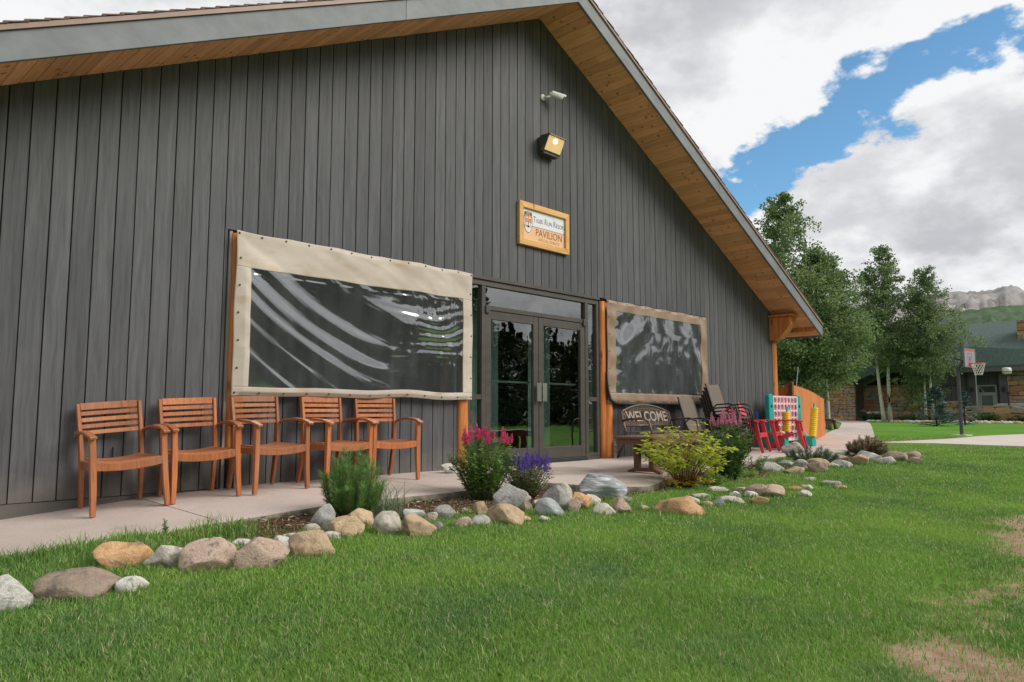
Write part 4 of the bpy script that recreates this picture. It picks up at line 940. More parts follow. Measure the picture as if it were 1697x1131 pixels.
# ------------------------------------------------------------ red plastic garden chairs
M['red'] = pm('red_plastic', (.50, .035, .045), (.58, .055, .062), (6, 6, 6), .38, 0, coat=.15)
def make_adirondack(back=True, sc=1.0):
    r = empty('garden_chair', (0, 0, 0)); m = M['red']
    def P(v): return tuple(q * sc for q in v)
    for s in (-1, 1):
        # broad moulded front legs that run up to the arm, rear legs slope back
        MB().sweep([P((s * .285, -.37, 0)), P((s * .275, -.29, .30)), P((s * .27, -.24, .56))], [(-.02, -.035), (.02, -.035), (.02, .035), (-.02, .035)], (0, 1, 0), scales=[.75 * sc, 1.05 * sc, 1.15 * sc]).build('leg', m, r, bevel=.006)
        MB().sweep([P((s * .25, .33, 0)), P((s * .25, .10, .22)), P((s * .26, -.12, .32))], [(-.018, -.04), (.018, -.04), (.018, .04), (-.018, .04)], (0, 0, 1), scales=[.8 * sc, sc, sc]).build('leg', m, r, bevel=.006)
        MB().sweep([P((s * .30, .24, .565)), P((s * .305, .0, .58)), P((s * .30, -.24, .575)), P((s * .295, -.31, .555))], [(-.05, -.012), (.05, -.012), (.05, .012), (-.05, .012)], scales=[.7 * sc, sc, 1.1 * sc, .9 * sc]).build('armrest', m, r, bevel=.006)
    for i in range(5):
        y = -.28 + .095 * i; MB().box(P((0, y, .345 - .045 * i / 4 * 2)), P((.52, .085, .018)), Matrix.Rotation(-.2, 3, 'X')).build('seat_slat', m, r, bevel=.004)
    MB().box(P((0, -.325, .315)), P((.53, .02, .075))).build('front_panel', m, r, bevel=.005)
    if back:
        for i in range(5):
            x = -.19 + .095 * i; h = .93 - .028 * (i - 2) ** 2
            MB().sweep([P((x * .85, .12, .28)), P((x, .26, .58)), P((x * 1.08, .26 + (h - .58) * .46, h))], [(-.043, -.008), (.043, -.008), (.043, .008), (-.043, .008)], (0, 1, .2), scales=[.85 * sc, sc, 1.05 * sc]).build('back_slat', m, r, bevel=.004)
        MB().sweep([P((-.23, .285, .60)), P((.23, .285, .60))], [(-.012, -.03), (.012, -.03), (.012, .03), (-.012, .03)]).build('back_rail', m, r)
    else:
        MB().sweep([P((-.26, .22, .50)), P((0, .27, .53)), P((.26, .22, .50))], [(-.012, -.06), (.012, -.06), (.012, .06), (-.012, .06)]).build('back_rail', m, r, bevel=.004)
    return r
for k, (x, y, a, bk, lab) in enumerate([(11.72, -.62, 12, True, 'red plastic garden chair just right of the sling chair stack, seat hidden by plants'), (12.50, -.55, 16, True, 'red plastic garden chair with tall fan back left of the game board'), (13.10, -.78, 18, False, 'low-backed red plastic chair directly before the game board')]):
    o = make_adirondack(bk); o.location = (x, y, float(S(x, y)) + .003); o.rotation_euler = (0, 0, R(a)); tag(o, lab, 'chair', 'red plastic chairs')

# ------------------------------------------------------------ giant four-in-a-row game
def build_game():
    x0, x1 = 13.43, 14.86; y = -.30; cx = (x0 + x1) / 2; z = float(S(13.6, y)); teal = pm('teal_plastic', (.012, .30, .27), (.016, .36, .32), (3, 3, 3), .4, coat=.1); W = (x1 - x0) / 2
    g = empty('game_board', (cx, y, z), R(-3), 'giant four-in-a-row game with teal posts and pink-white grid of holes', 'game')
    pinkm = pm('pale_pink_plastic', (.74, .50, .53), (.80, .60, .62), (5, 5, 5), .45)
    for s in (-1, 1):
        # post with a bored grip hole shown as a recessed ring
        p = MB(); p.prism([(s * W - s * .0, 0), (s * W - s * .0, 1.06), (s * (W - .03), 1.11), (s * (W - .15), 1.11), (s * (W - .18), 1.06), (s * (W - .18), 0)][::s], 1, -.05, .05); p.build('post', teal, g, bevel=.012)
        MB().lathe([(.035, 0), (.035, .006), (.02, .007), (.0, .004)], n=14).build('grip_hole', M['black'], g, (s * (W - .09), -.0505, .86), UP)
        MB().prism([(-.36, 0), (.36, 0), (.36, .20), (.20, .22), (.09, .34), (-.09, .34), (-.20, .22), (-.36, .20)], 0, s * (W - .19), s * (W + .01)).build('foot', teal, g, bevel=.015)
    # grid: front and back sheets with round holes 7 x 6, built as strips of ring cells
    a = W - .185; cw = 2 * a / 7; z0, z1 = .17, 1.06; chh = (z1 - z0) / 6; rad = .40 * min(cw, chh)
    def sheet(yq, nm):
        mb = MB(); n = 16
        for i in range(7):
            for j in range(6):
                px, pz = -a + cw * (i + .5), z0 + chh * (j + .5); base = len(mb.v)
                for k in range(n):
                    an = 2 * math.pi * k / n; c, s_ = math.cos(an), math.sin(an); q = max(abs(c), abs(s_))
                    bul = .018 if (j == 5 and s_ > .3) else 0
                    mb.v += [(px + rad * 1.0 * c, yq, pz + rad * 1.12 * s_), (px + cw / 2 * c / q, yq, pz + chh / 2 * s_ / q + bul), (px + rad * c, yq + .022, pz + rad * 1.12 * s_)]
                for k in range(n):
                    m = (k + 1) % n; mb.f += [(base + 3 * k, base + 3 * k + 1, base + 3 * m + 1, base + 3 * m), (base + 3 * k, base + 3 * m, base + 3 * m + 2, base + 3 * k + 2)]
        mb.build(nm, pinkm, g)
    sheet(-.045, 'grid_front'); 
    MB().box2((-a, .022, z0), (a, .03, z1)).build('grid_back', pm('rose_plastic', (.48, .10, .13), (.56, .14, .17), (3, 3, 3), .5), g)
    for i in range(8): MB().tube([(-a + cw * i, -.05, z0 - .02), (-a + cw * i, -.05, z1 + .01)], .010, 6).build('rib', pinkm, g, smooth=True)
    MB().box2((-a, -.052, z0 - .05), (a, .05, z0 - .002)).build('base_tray', pinkm, g, bevel=.01)
    for q in (.05, .25): MB().tube([(q, -.03, z0 - .05), (q, -.03, .0)], .006, 5).build('cord', pm('cord', (.3, .25, .2), rough=.8), g)
    # pegs with their stacked discs
    blue = pm('blue_plastic', (.03, .12, .42), (.04, .16, .50), (5, 5, 5), .4); yel = pm('yellow_plastic', (.80, .52, .02), (.86, .60, .03), (5, 5, 5), .42)
    dm = {}
    for key, m in (('b', blue), ('y', yel)): dm[key] = MB().lathe([(.02, 0), (.072, 0), (.080, .010), (.080, .034), (.072, .044), (.02, .044)], n=20).mesh('disc', m, False)
    cc, ss_ = math.cos(R(-3)), math.sin(R(-3))
    for s, yy, key, n, lean, nm in ((-1, .30, 'b', 12, -.010, 'blue'), (-1, -.36, 'y', 9, .004, 'yellow'), (1, -.34, 'y', 14, .012, 'yellow')):
        px, py = s * (W - .09), yy; zb = .22 if key == 'b' else .21
        if s < 0 and key == 'y': zb = .34
        MB().tube([(px, py, .18), (px + lean * 4, py, .62), (px + lean * 10 + (.05 if s < 0 and key == 'y' else 0), py, zb + .044 * n + .10)], .026, 10).build('peg', teal, g, smooth=True)
        for k in range(n):
            ox = lean * (k - 3) * .9 + random.uniform(-.004, .004)
            d = link('disc', dm[key], None, (cx + (px + ox) * cc - py * ss_, y + (px + ox) * ss_ + py * cc, z + zb + .044 * k), (random.uniform(-.05, .05), lean * 4, random.random()))
            which = {('b', -1): 'blue game disc in the stack left of the game board', ('y', -1): 'yellow game disc in the stack before the left post of the game board', ('y', 1): 'yellow game disc in the tall stack right of the game board'}[(key, s)]
            tag(d, which, 'disc', which.replace('disc', 'discs').replace(' game ', ' '))
build_game()

# ------------------------------------------------------------ stained wooden fence
def build_fence():
    def run(a, b, n, h0, h1, label, arch=0.0):
        f = empty('fence', (a[0], a[1], float(G(*a))), 0, label, 'fence'); d = Vector((b[0] - a[0], b[1] - a[1], 0)); Ln = d.length; d.normalize(); ang = math.atan2(d.y, d.x); w = Ln / n
        for i in range(n):
            t = (i + .5) / n; h = h0 + (h1 - h0) * t + arch * math.sin(math.pi * min(1, t * 1.15)) + random.uniform(-.008, .008); p = Vector((d.x, d.y, 0)) * (Ln * t)
            gz = float(G(a[0] + p.x, a[1] + p.y)) - float(G(*a))
            m = MB(); q = w / 2 - .004; m.prism([(-q, .03), (q, .03), (q, h - .03), (q * .6, h), (-q * .6, h), (-q, h - .03)], 1, -.010, .010)
            m.build('picket', M['fence'], f, (p.x, p.y, gz), (0, 0, ang), bevel=.002)
        for z in (.35, 1.1):
            MB().beam((0, .0, 0), (Ln, 0, 0), .04, .09).build('rail', M['fence'], f, (-d.y * .032, d.x * .032, z), (0, 0, ang))
        return f
    run((16.02, .27), (26.2, 3.45), 54, 1.52, 1.36, 'long stained orange fence receding behind the game board', .06)
    run((16.05, .36), (16.25, 2.2), 12, 1.53, 1.53, 'short stained fence panel between building corner and long fence')
    fp = MB().box2((-.05, -.05, 0), (.05, .05, 1.60)).build('fence_post', pm('fence_post_dark', (.10, .045, .02), (.16, .07, .03), (20, 20, 3), .7), None, (16.0, .31, float(G(16, .31))), None, bevel=.006)
    tag(fp, 'dark wooden post where the two fence panels meet', 'post')
    wp = MB().beam((0, 0, 0), (.10, -.25, 2.32), .085, .02).build('leaning_slat', M['white_plastic'], None, (22.0, 2.9, float(G(22, 2.9))))
    tag(wp, 'white slat leaning up behind the orange fence', 'slat')
build_fence()

# ------------------------------------------------------------ basketball hoop
def build_hoop():
    x, y = 29.65, -.17; h = empty('basketball_hoop', (x, y, float(G(x, y))), R(-5), 'basketball hoop on a dark pole beside the court', 'basketball hoop'); gm = pm('hoop_pole', (.045, .052, .06), (.07, .078, .088), (8, 8, 8), .45, metal=.3)
    MB().tube([(0, 0, 0), (0, 0, 1.3), (0, 0, 2.55)], .062, 8).build('pole', gm, h, smooth=False)
    for s in (-1, 1):
        MB().beam((s * .09, .10, 2.86), (s * .09, -.36, 2.66), .03, .05).build('arm', gm, h); MB().beam((s * .09, .0, 2.45), (s * .09, -.36, 2.95), .03, .05).build('arm', gm, h); MB().beam((s * .09, -.02, 2.30), (s * .09, -.36, 2.60), .03, .05).build('arm', gm, h)
    MB().beam((0, 0, 2.2), (0, .22, 2.98), .03, .03).build('lift_handle', gm, h)
    bb = MB().box2((-.56, -.41, 2.50), (.56, -.38, 3.16)).build('backboard', pm('backboard_acrylic', (.27, .28, .285), rough=.2), h, bevel=.01)
    for a, b_ in (((-.58, 2.48), (.58, 2.52)), ((-.58, 3.14), (.58, 3.18)), ((-.58, 2.521), (-.54, 3.139)), ((.54, 2.521), (.58, 3.139))): MB().box2((a[0], -.42, a[1]), (b_[0], -.375, b_[1])).build('rim_frame', pm('board_frame', (.16, .165, .17), rough=.4), bb)
    rd = pm('board_red', (.55, .07, .05), rough=.5)
    for a, b_ in (((-.22, 2.60), (.22, 2.63)), ((-.22, 2.98), (.22, 3.01)), ((-.22, 2.631), (-.19, 2.979)), ((.19, 2.631), (.22, 2.979)), ((-.5, 3.08), (.5, 3.12))): MB().box2((a[0], -.416, a[1]), (b_[0], -.4105, b_[1])).build('target_line', rd, bb)
    MB().lathe([(.10, 0), (.10, .004)], n=14).build('emblem', pm('board_blue', (.05, .14, .45), rough=.5), bb, (0, -.4105, 2.80), UP)
    org = pm('rim_orange', (.62, .10, .03), rough=.45); rc = (-.0, -.66, 2.62)
    MB().tube([(rc[0] + .225 * math.cos(a), rc[1] + .225 * math.sin(a), rc[2]) for a in [2 * math.pi * k / 20 for k in range(20)]], .012, 6, True).build('rim', org, h, smooth=True)
    MB().box2((-.09, -.44, 2.52), (.09, -.415, 2.66)).box2((-.05, -.47, 2.59), (.05, -.44, 2.63)).build('bracket', org, h)
    net = MB()
    for k in range(12):
        for dr in (-1, 1):
            p = []
            for j in range(6):
                r = .225 - .022 * j; a = 2 * math.pi * (k + dr * j * .5) / 12; p.append((rc[0] + r * math.cos(a), rc[1] + r * math.sin(a), rc[2] - .085 * j))
            net.tube(p, .007, 4)
    net.build('net', pm('net_cord', (.62, .60, .56), rough=.8), h)
    MB().box2((-.35, -.25, .0), (.35, .25, .04)).build('footing', M['court'], h)
build_hoop()
# ------------------------------------------------------------ rustic log bench by the fence
def build_logbench():
    x, y = 34.8, 6.75; b = empty('log_bench', (x, y, float(G(x, y)) + .02), R(70), 'rustic half-log bench at the far end of the orange fence', 'bench'); m = woodmat('old_log', (.11, .085, .065), (.24, .19, .145), (14, 14, 2), .85, .1, None, .5)
    s = MB(); s.prism([(-.24, .50), (.24, .50), (.22, .44), (.12, .40), (-.12, .40), (-.22, .44)], 0, -.75, .75); s.build('seat', m, b, bevel=.01)
    for q in (-.5, .5):
        for w in (-1, 1): MB().tube([(q, w * .22, 0), (q * .95, w * .10, .43)], [.10, .085], 8).build('leg', m, b, smooth=True)
build_logbench()
# ------------------------------------------------------------ border rocks
def rockmat(name, c1, c2, c3, sc=9, streak=False, lo3=.54, hi3=.68):
    sc *= 3.2 if not streak else 1.6; c1, c2, c3 = (tuple(min(.8, v * 1.13) for v in c) for c in (c1, c2, c3))
    return pm(name, c1, c2, (sc * .35, sc * .35, sc * 2.2) if streak else (sc, sc, sc), .88, .85, 7, .14, spec=.22, c3=c3, s3=.42 if not streak else 1.6, lo3=lo3, hi3=hi3, bscale=1.7, nrough=.68)
RM = {'tan': rockmat('rock_tan', (.40, .285, .17), (.53, .40, .265), (.27, .20, .14)), 'pink': rockmat('rock_pink', (.37, .265, .20), (.52, .40, .32), (.20, .16, .14), 16), 'grey': rockmat('rock_grey', (.25, .245, .225), (.38, .37, .345), (.17, .165, .155)),
      'white': rockmat('rock_white', (.46, .44, .40), (.60, .575, .53), (.24, .23, .215), 12), 'pale': rockmat('rock_pale', (.40, .365, .30), (.53, .49, .42), (.26, .24, .20)), 'orange': rockmat('rock_orange', (.44, .235, .10), (.56, .37, .215), (.22, .15, .10), 7),
      'brown': rockmat('rock_brown', (.235, .175, .135), (.36, .285, .225), (.15, .125, .115), 8), 'blue': rockmat('rock_blue', (.23, .245, .25), (.36, .375, .37), (.50, .49, .46), 6, True), 'swirl': rockmat('rock_swirl', (.19, .205, .215), (.33, .34, .35), (.50, .50, .49), 7, True, .53, .60)}
def rock(x, y, z, w, d, h, rz, colr, label, seed, tilt=0.0, bury=.22):
    bm = bmesh.new(); bmesh.ops.create_icosphere(bm, subdivisions=4, radius=1); rs = random.Random(seed); o = Vector((rs.uniform(-50, 50), rs.uniform(-50, 50), rs.uniform(-50, 50)))
    planes = [(Vector((rs.gauss(0, 1), rs.gauss(0, 1), rs.gauss(.2, .8))).normalized(), rs.uniform(.50, .86)) for _ in range(11)]
    for v in bm.verts:
        p = v.co.copy()
        for n, dd in planes:                                # worn flat faces
            e = p.dot(n) - dd
            if e > 0: p -= n * e * .88
        k = 1 + .16 * noise.noise(p * 1.1 + o) + .05 * noise.noise(p * 3.2 + o) + .018 * noise.noise(p * 9 + o)
        p *= k; v.co = p
    xs = [v.co.x for v in bm.verts]; ys = [v.co.y for v in bm.verts]; zs = [v.co.z for v in bm.verts]
    sx, sy, sz = w / (max(xs) - min(xs)), d / (max(ys) - min(ys)), h * (1 + bury) / (max(zs) - min(zs))
    for v in bm.verts: v.co = Vector(((v.co.x - (max(xs) + min(xs)) / 2) * sx, (v.co.y - (max(ys) + min(ys)) / 2) * sy, (v.co.z - min(zs)) * sz - h * bury))
    me = bpy.data.meshes.new('border_rock'); bm.to_mesh(me); bm.free(); me.materials.append(RM[colr]); me.polygons.foreach_set('use_smooth', [True] * len(me.polygons))
    ob = link('border_rock', me, None, (x, y, z), (0, tilt, R(rz))); return tag(ob, label, 'rock', 'rocks edging the flower beds')
ROCKS = [
  (-0.42, -2.79, -0.223, 0.206, 0.154, 0.157, -12, 'white', 'grey and cream rock cut off by the left edge of the picture') ,
  (-0.11, -2.84, -0.209, 0.351, 0.176, 0.131, -17, 'brown', 'long flat brown-grey rock in the grass, nearest the left edge but one') ,
  (0.11, -2.94, -0.2, 0.139, 0.095, 0.08, -20, 'white', 'small pale wedge rock at the right end of the long flat brown one') ,
  (0.29, -2.33, -0.185, 0.279, 0.179, 0.151, -19, 'orange', 'orange-brown angular rock with a pale right face, below the leftmost chair') ,
  (0.41, -2.57, -0.181, 0.191, 0.143, 0.129, -21, 'pale', 'pale speckled rock leaning between the orange-brown and the large pinkish boulder') ,
  (0.56, -2.82, -0.177, 0.275, 0.202, 0.169, -24, 'pink', 'large pinkish domed boulder with a crease, left of the speckled granite one') ,
  (0.74, -2.81, -0.169, 0.064, 0.048, 0.079, -26, 'brown', 'little brown stone wedged between the two largest pinkish boulders') ,
  (0.8, -3.0, -0.171, 0.268, 0.2, 0.168, -28, 'pink', 'large pinkish granite boulder with dark specks, second from the crease-topped one') ,
  (1.01, -2.34, -0.157, 0.135, 0.068, 0.052, -27, 'white', 'whitish stone peeping out behind the large speckled granite boulder') ,
  (1.1, -2.71, -0.157, 0.137, 0.103, 0.093, -29, 'white', 'whitish streaked round stone left of the large tan block') ,
  (1.34, -2.34, -0.151, 0.138, 0.069, 0.042, -30, 'white', 'flat whitish stone behind the streaked round one') ,
  (1.16, -2.94, -0.159, 0.24, 0.167, 0.141, -31, 'tan', 'large smooth tan block with a broken right edge') ,
  (1.57, -2.25, -0.149, 0.117, 0.081, 0.069, -31, 'pale', 'small grey-green stone below the upright grey rock') ,
  (1.68, -2.23, -0.148, 0.155, 0.116, 0.179, -32, 'grey', 'upright blocky grey rock left of the pine shrub') ,
  (1.53, -2.57, -0.151, 0.129, 0.068, 0.058, -33, 'pale', 'small pale stone behind the right end of the large tan block') ,
  (1.68, -2.54, -0.15, 0.22, 0.158, 0.135, -34, 'tan', 'tan sloping rock with a dark crack, in front of the pine shrub') ,
  (2.01, -2.23, -0.148, 0.207, 0.147, 0.126, -35, 'tan', 'brownish rounded rock directly under the pine shrub') ,
  (1.97, -2.62, -0.151, 0.2, 0.15, 0.144, -37, 'pale', 'long cream rock sloping to the right, beyond the pine shrub') ,
  (2.55, -2.21, -0.147, 0.173, 0.087, 0.075, -39, 'blue', 'blue-grey rounded stone behind the big egg-shaped tan one') ,
  (2.08, -2.85, -0.154, 0.219, 0.164, 0.141, -39, 'tan', 'big egg-shaped tan boulder standing alone at the lawn edge') ,
  (2.59, -2.39, -0.15, 0.102, 0.077, 0.069, -40, 'pale', 'small pale stone right behind the egg-shaped tan boulder') ,
  (2.7, -2.43, -0.15, 0.162, 0.121, 0.112, -41, 'grey', 'squarish light grey stone at the mulch edge left of the pink flowers') ,
  (2.29, -2.8, -0.153, 0.081, 0.06, 0.068, -40, 'grey', 'thin grey leaf-shaped stone against the egg-shaped tan boulder') ,
  (2.52, -2.84, -0.154, 0.142, 0.101, 0.086, -42, 'pink', 'round pink-brown stone at the lawn edge below the pink flowers') ,
  (2.67, -2.87, -0.154, 0.158, 0.097, 0.083, -44, 'grey', 'grey sloping stone beside the round pink-brown one') ,
  (3.04, -2.5, -0.15, 0.107, 0.08, 0.118, -44, 'tan', 'upright tan stone below the pink flowers') ,
  (2.89, -2.91, -0.155, 0.265, 0.172, 0.147, -46, 'tan', 'long tan rock with a dark seam lying diagonally below the purple flowers') ,
  (3.05, -2.94, -0.156, 0.15, 0.085, 0.073, -47, 'tan', 'small tan stone at the foot of the diagonal tan rock') ,
  (3.44, -2.42, -0.15, 0.287, 0.215, 0.208, -46, 'grey', 'big tilted grey-brown boulder in front of the purple flowers') ,
  (3.49, -2.6, -0.151, 0.111, 0.083, 0.128, -47, 'brown', 'taupe upright stone against the big tilted boulder') ,
  (3.76, -2.49, -0.15, 0.077, 0.058, 0.075, -48, 'pale', 'small pale round stone behind the striped green-grey rock') ,
  (3.09, -2.25, -0.149, 0.084, 0.058, 0.05, -43, 'pale', 'tiny pale triangular stone in the mulch left of the upright tan stone') ,
  (3.45, -2.89, -0.155, 0.238, 0.162, 0.139, -49, 'blue', 'green-grey rock with white stripes leaning to the right') ,
  (3.75, -2.73, -0.152, 0.229, 0.172, 0.211, -50, 'grey', 'tall light grey slab rock standing behind the white-striped rock') ,
  (4.29, -2.37, -0.15, 0.141, 0.106, 0.172, -50, 'pale', 'pale upright stone behind the tall grey slab rock') ,
  (4.01, -2.79, -0.153, 0.191, 0.143, 0.141, -51, 'orange', 'orange-tan rounded rock right of the tall grey slab rock') ,
  (3.78, -2.91, -0.155, 0.1, 0.075, 0.118, -51, 'brown', 'taupe stone tucked under the orange-tan rounded rock') ,
  (4.18, -2.81, -0.153, 0.128, 0.096, 0.113, -52, 'pale', 'pale wedge stone right of the orange-tan rounded rock') ,
  (3.21, -3.06, -0.158, 0.083, 0.059, 0.051, -49, 'white', 'tiny white pebble stone in the grass in front of the striped rock') ,
  (3.91, -3.14, -0.16, 0.177, 0.109, 0.094, -53, 'pale', 'cream domed stone at the lawn edge below the swirled grey boulder') ,
  (4.06, -3.21, -0.162, 0.158, 0.118, 0.131, -54, 'pink', 'pinkish angular stone right of the cream domed one') ,
  (4.76, -2.48, -0.15, 0.435, 0.259, 0.225, -53, 'swirl', 'big grey boulder with white swirls beside the patio corner') ,
  (4.78, -2.72, -0.152, 0.227, 0.113, 0.049, -55, 'grey', 'thin flat slate lying right of the swirled boulder') ,
  (4.35, -3.26, -0.164, 0.114, 0.066, 0.057, -56, 'tan', 'small tan stone left of the large flat orange-tan rock') ,
  (4.45, -3.56, -0.173, 0.395, 0.198, 0.143, -59, 'orange', 'large flat orange-tan rock in the lawn below the yellow shrub') ,
  (5.01, -3.34, -0.166, 0.167, 0.108, 0.093, -60, 'pale', 'pale green-grey stone behind the large flat orange-tan rock') ,
  (5.6, -3.12, -0.16, 0.181, 0.09, 0.053, -60, 'pale', 'low flat pale stone just below the yellow shrub, left of the others') ,
  (6.22, -2.98, -0.156, 0.213, 0.107, 0.063, -62, 'pale', 'flat cream stone under the right side of the yellow shrub') ,
  (5.24, -3.52, -0.172, 0.104, 0.078, 0.084, -62, 'blue', 'blue-grey pointed stone right of the large flat orange-tan rock') ,
  (5.58, -3.48, -0.17, 0.21, 0.105, 0.062, -63, 'pale', 'flat cream stone right of the blue-grey pointed one') ,
  (5.94, -3.33, -0.166, 0.107, 0.076, 0.067, -63, 'white', 'small whitish stone above the flat cream one') ,
  (6.43, -3.16, -0.161, 0.147, 0.074, 0.058, -63, 'pink', 'small pinkish flat stone left of the pair of broad flat stones') ,
  (6.08, -3.44, -0.169, 0.133, 0.077, 0.067, -64, 'white', 'white lumpy stone in front of the pair of broad flat stones') ,
  (6.3, -3.41, -0.168, 0.22, 0.135, 0.118, -64, 'pink', 'broad flat pinkish stone, left one of the touching pair') ,
  (6.35, -3.55, -0.173, 0.218, 0.141, 0.123, -65, 'pink', 'broad flat pinkish stone, right one of the touching pair') ,
  (5.7, -3.72, -0.179, 0.149, 0.085, 0.074, -65, 'orange', 'small orange stone nearest the lawn right of the cream ones') ,
  (5.1, -3.47, -0.17, 0.098, 0.063, 0.055, -61, 'tan', 'small tan stone sunk in grass left of the blue-grey pointed one') ,
  (7.07, -3.5, -0.171, 0.179, 0.089, 0.059, -67, 'orange', 'flat pale orange stone right of the touching pair') ,
  (7.3, -3.54, -0.173, 0.133, 0.069, 0.061, -68, 'white', 'small white stone beside the flat pale orange one') ,
  (6.64, -3.78, -0.182, 0.129, 0.085, 0.074, -68, 'pale', 'small pale stone below the flat pale orange one') ,
  (7.94, -3.57, -0.174, 0.22, 0.11, 0.07, -69, 'grey', 'flat grey-green stone, the farthest right but one in the lawn row') ,
  (7.78, -3.75, -0.18, 0.136, 0.068, 0.048, -70, 'tan', 'low tan stone at the right end of the lawn row') ,
  (8.31, -3.16, -0.161, 0.172, 0.086, 0.052, -68, 'pale', 'low pale stone standing apart between the two rock rows') ,
  (9.34, -2.19, -0.146, 0.304, 0.152, 0.13, -65, 'white', 'white domed stone at the left end of the far rock row') ,
  (9.97, -2.11, -0.139, 0.299, 0.15, 0.118, -66, 'grey', 'dark grey block behind the white domed stone of the far row') ,
  (9.78, -2.43, -0.15, 0.235, 0.176, 0.158, -67, 'grey', 'grey sloping stone between the dark grey block and the round taupe one') ,
  (9.07, -2.63, -0.151, 0.256, 0.128, 0.107, -67, 'tan', 'flat tan stone in front of the dark grey block') ,
  (9.64, -2.74, -0.152, 0.255, 0.165, 0.145, -68, 'brown', 'round taupe boulder in front of the dwarf pine') ,
  (10.55, -2.38, -0.15, 0.334, 0.167, 0.139, -68, 'tan', 'brown flat-topped stone behind the round taupe boulder') ,
  (12.18, -2.07, -0.135, 0.395, 0.197, 0.134, -70, 'pink', 'long pinkish-tan stone at the back of the far row') ,
  (11.72, -2.01, -0.129, 0.199, 0.115, 0.102, -69, 'pale', 'pale small stone below the dwarf pine') ,
  (10.83, -2.67, -0.151, 0.267, 0.137, 0.121, -70, 'white', 'white rounded stone in front of the long pinkish-tan one') ,
  (10.69, -2.56, -0.15, 0.181, 0.094, 0.084, -69, 'pale', 'small pale stone right of the round taupe boulder') ,
  (11.72, -2.62, -0.151, 0.292, 0.177, 0.157, -71, 'tan', 'tan sloping stone left of the blue-grey round boulder') ,
  (12.3, -2.59, -0.15, 0.386, 0.218, 0.194, -72, 'blue', 'blue-grey round boulder in front of the reddish shrub') ,
  (15.53, -1.72, -0.138, 0.244, 0.141, 0.126, -72, 'white', 'pale pointed stone right behind the blue-grey round boulder') ,
  (12.19, -2.9, -0.152, 0.266, 0.135, 0.12, -73, 'pale', 'flat cream stone right of the blue-grey round boulder') ,
  (13.11, -2.78, -0.151, 0.357, 0.179, 0.159, -73, 'brown', 'brown-grey lumpy stone near the right end of the far row') ,
  (13.97, -2.72, -0.15, 0.193, 0.125, 0.111, -74, 'white', 'whitish stone second from the right end of the far row') ,
  (13.89, -2.87, -0.151, 0.225, 0.161, 0.143, -75, 'pink', 'pink-tan stone at the right end of the far row, the upper one') ,
  (12.86, -3.16, -0.154, 0.199, 0.115, 0.102, -75, 'pink', 'pink-tan stone at the right end of the far row, the lower one') ,
]

for i, (x, y, z, w, d, h, rz, c, lab) in enumerate(ROCKS):
    t = {13: 0, 28: R(18), 29: R(-8), 32: R(22), 26: R(16), 17: R(14), 3: R(-10)}.get(i, random.uniform(-.06, .06))
    rock(x, y, z - .005, w * 1.17, d * 1.15, h * 1.16, rz, c, lab, 100 + i, t)
rock(12.35, -1.22, float(S(12.35, -1.22)), .42, .34, .21, -62, 'pale', 'smooth pale boulder set on the patio before the game board', 900, 0, .1)
rock(4.62, -.32, float(S(4.62, -.32)), .24, .15, .12, -40, 'white', 'white stone on the patio left behind the pink flowers', 901, 0, .05)

# ------------------------------------------------------------ grass
M['grass'] = None
def grassmat():
    m, N, L, b = nodes('grass_blade'); b.inputs['Roughness'].default_value = .55; b.inputs['Specular IOR Level'].default_value = .25
    ge = N.new('ShaderNodeNewGeometry')
    def nz(s, d): 
        k = N.new('ShaderNodeTexNoise'); k.inputs['Scale'].default_value = s; k.inputs['Detail'].default_value = d; L.new(ge.outputs['Position'], k.inputs['Vector']); return k.outputs['Fac']
    def mix(f, a, c):
        k = N.new('ShaderNodeMix'); k.data_type = 'RGBA'; L.new(f, k.inputs['Factor'])
        for i, v in (('A', a), ('B', c)):
            if isinstance(v, tuple): k.inputs[i].default_value = rgba(v)
            else: L.new(v, k.inputs[i])
        return k.outputs['Result']
    def rmp(v, a, c):
        k = N.new('ShaderNodeMapRange'); k.inputs[1].default_value = a; k.inputs[2].default_value = c; L.new(v, k.inputs[0]); return k.outputs[0]
    c = mix(ge.outputs['Random Per Island'], (.075, .180, .030), (.265, .440, .110))
    c = mix(rmp(nz(.7, 4), .36, .68), c, (.27, .44, .08))
    c2 = mix(rmp(nz(1.9, 5), .50, .90), c, (.14, .26, .105))
    g = N.new('ShaderNodeMath'); g.operation = 'GREATER_THAN'; g.inputs[1].default_value = .92; L.new(ge.outputs['Random Per Island'], g.inputs[0])
    c3 = mix(g.outputs[0], c2, (.50, .46, .27)); L.new(c3, b.inputs['Base Color'])
    t = N.new('ShaderNodeBsdfTranslucent'); L.new(c3, t.inputs['Color']); ms = N.new('ShaderNodeMixShader'); ms.inputs[0].default_value = .35; L.new(b.outputs[0], ms.inputs[1]); L.new(t.outputs[0], ms.inputs[2]); L.new(ms.outputs[0], N['Material Output'].inputs['Surface']); return m
M['grass'] = grassmat()
def gz(X, Y):
    z = G(X, Y); near = (np.hypot(X - CAM[0], Y - CAM[1]) < 25)
    return z + near * ((fbm(X, Y, 2.2, 3, 1) - .5) * .03)
ROCKXY = np.array([(r[0], r[1], max(r[3], r[4]) * .40) for r in ROCKS])
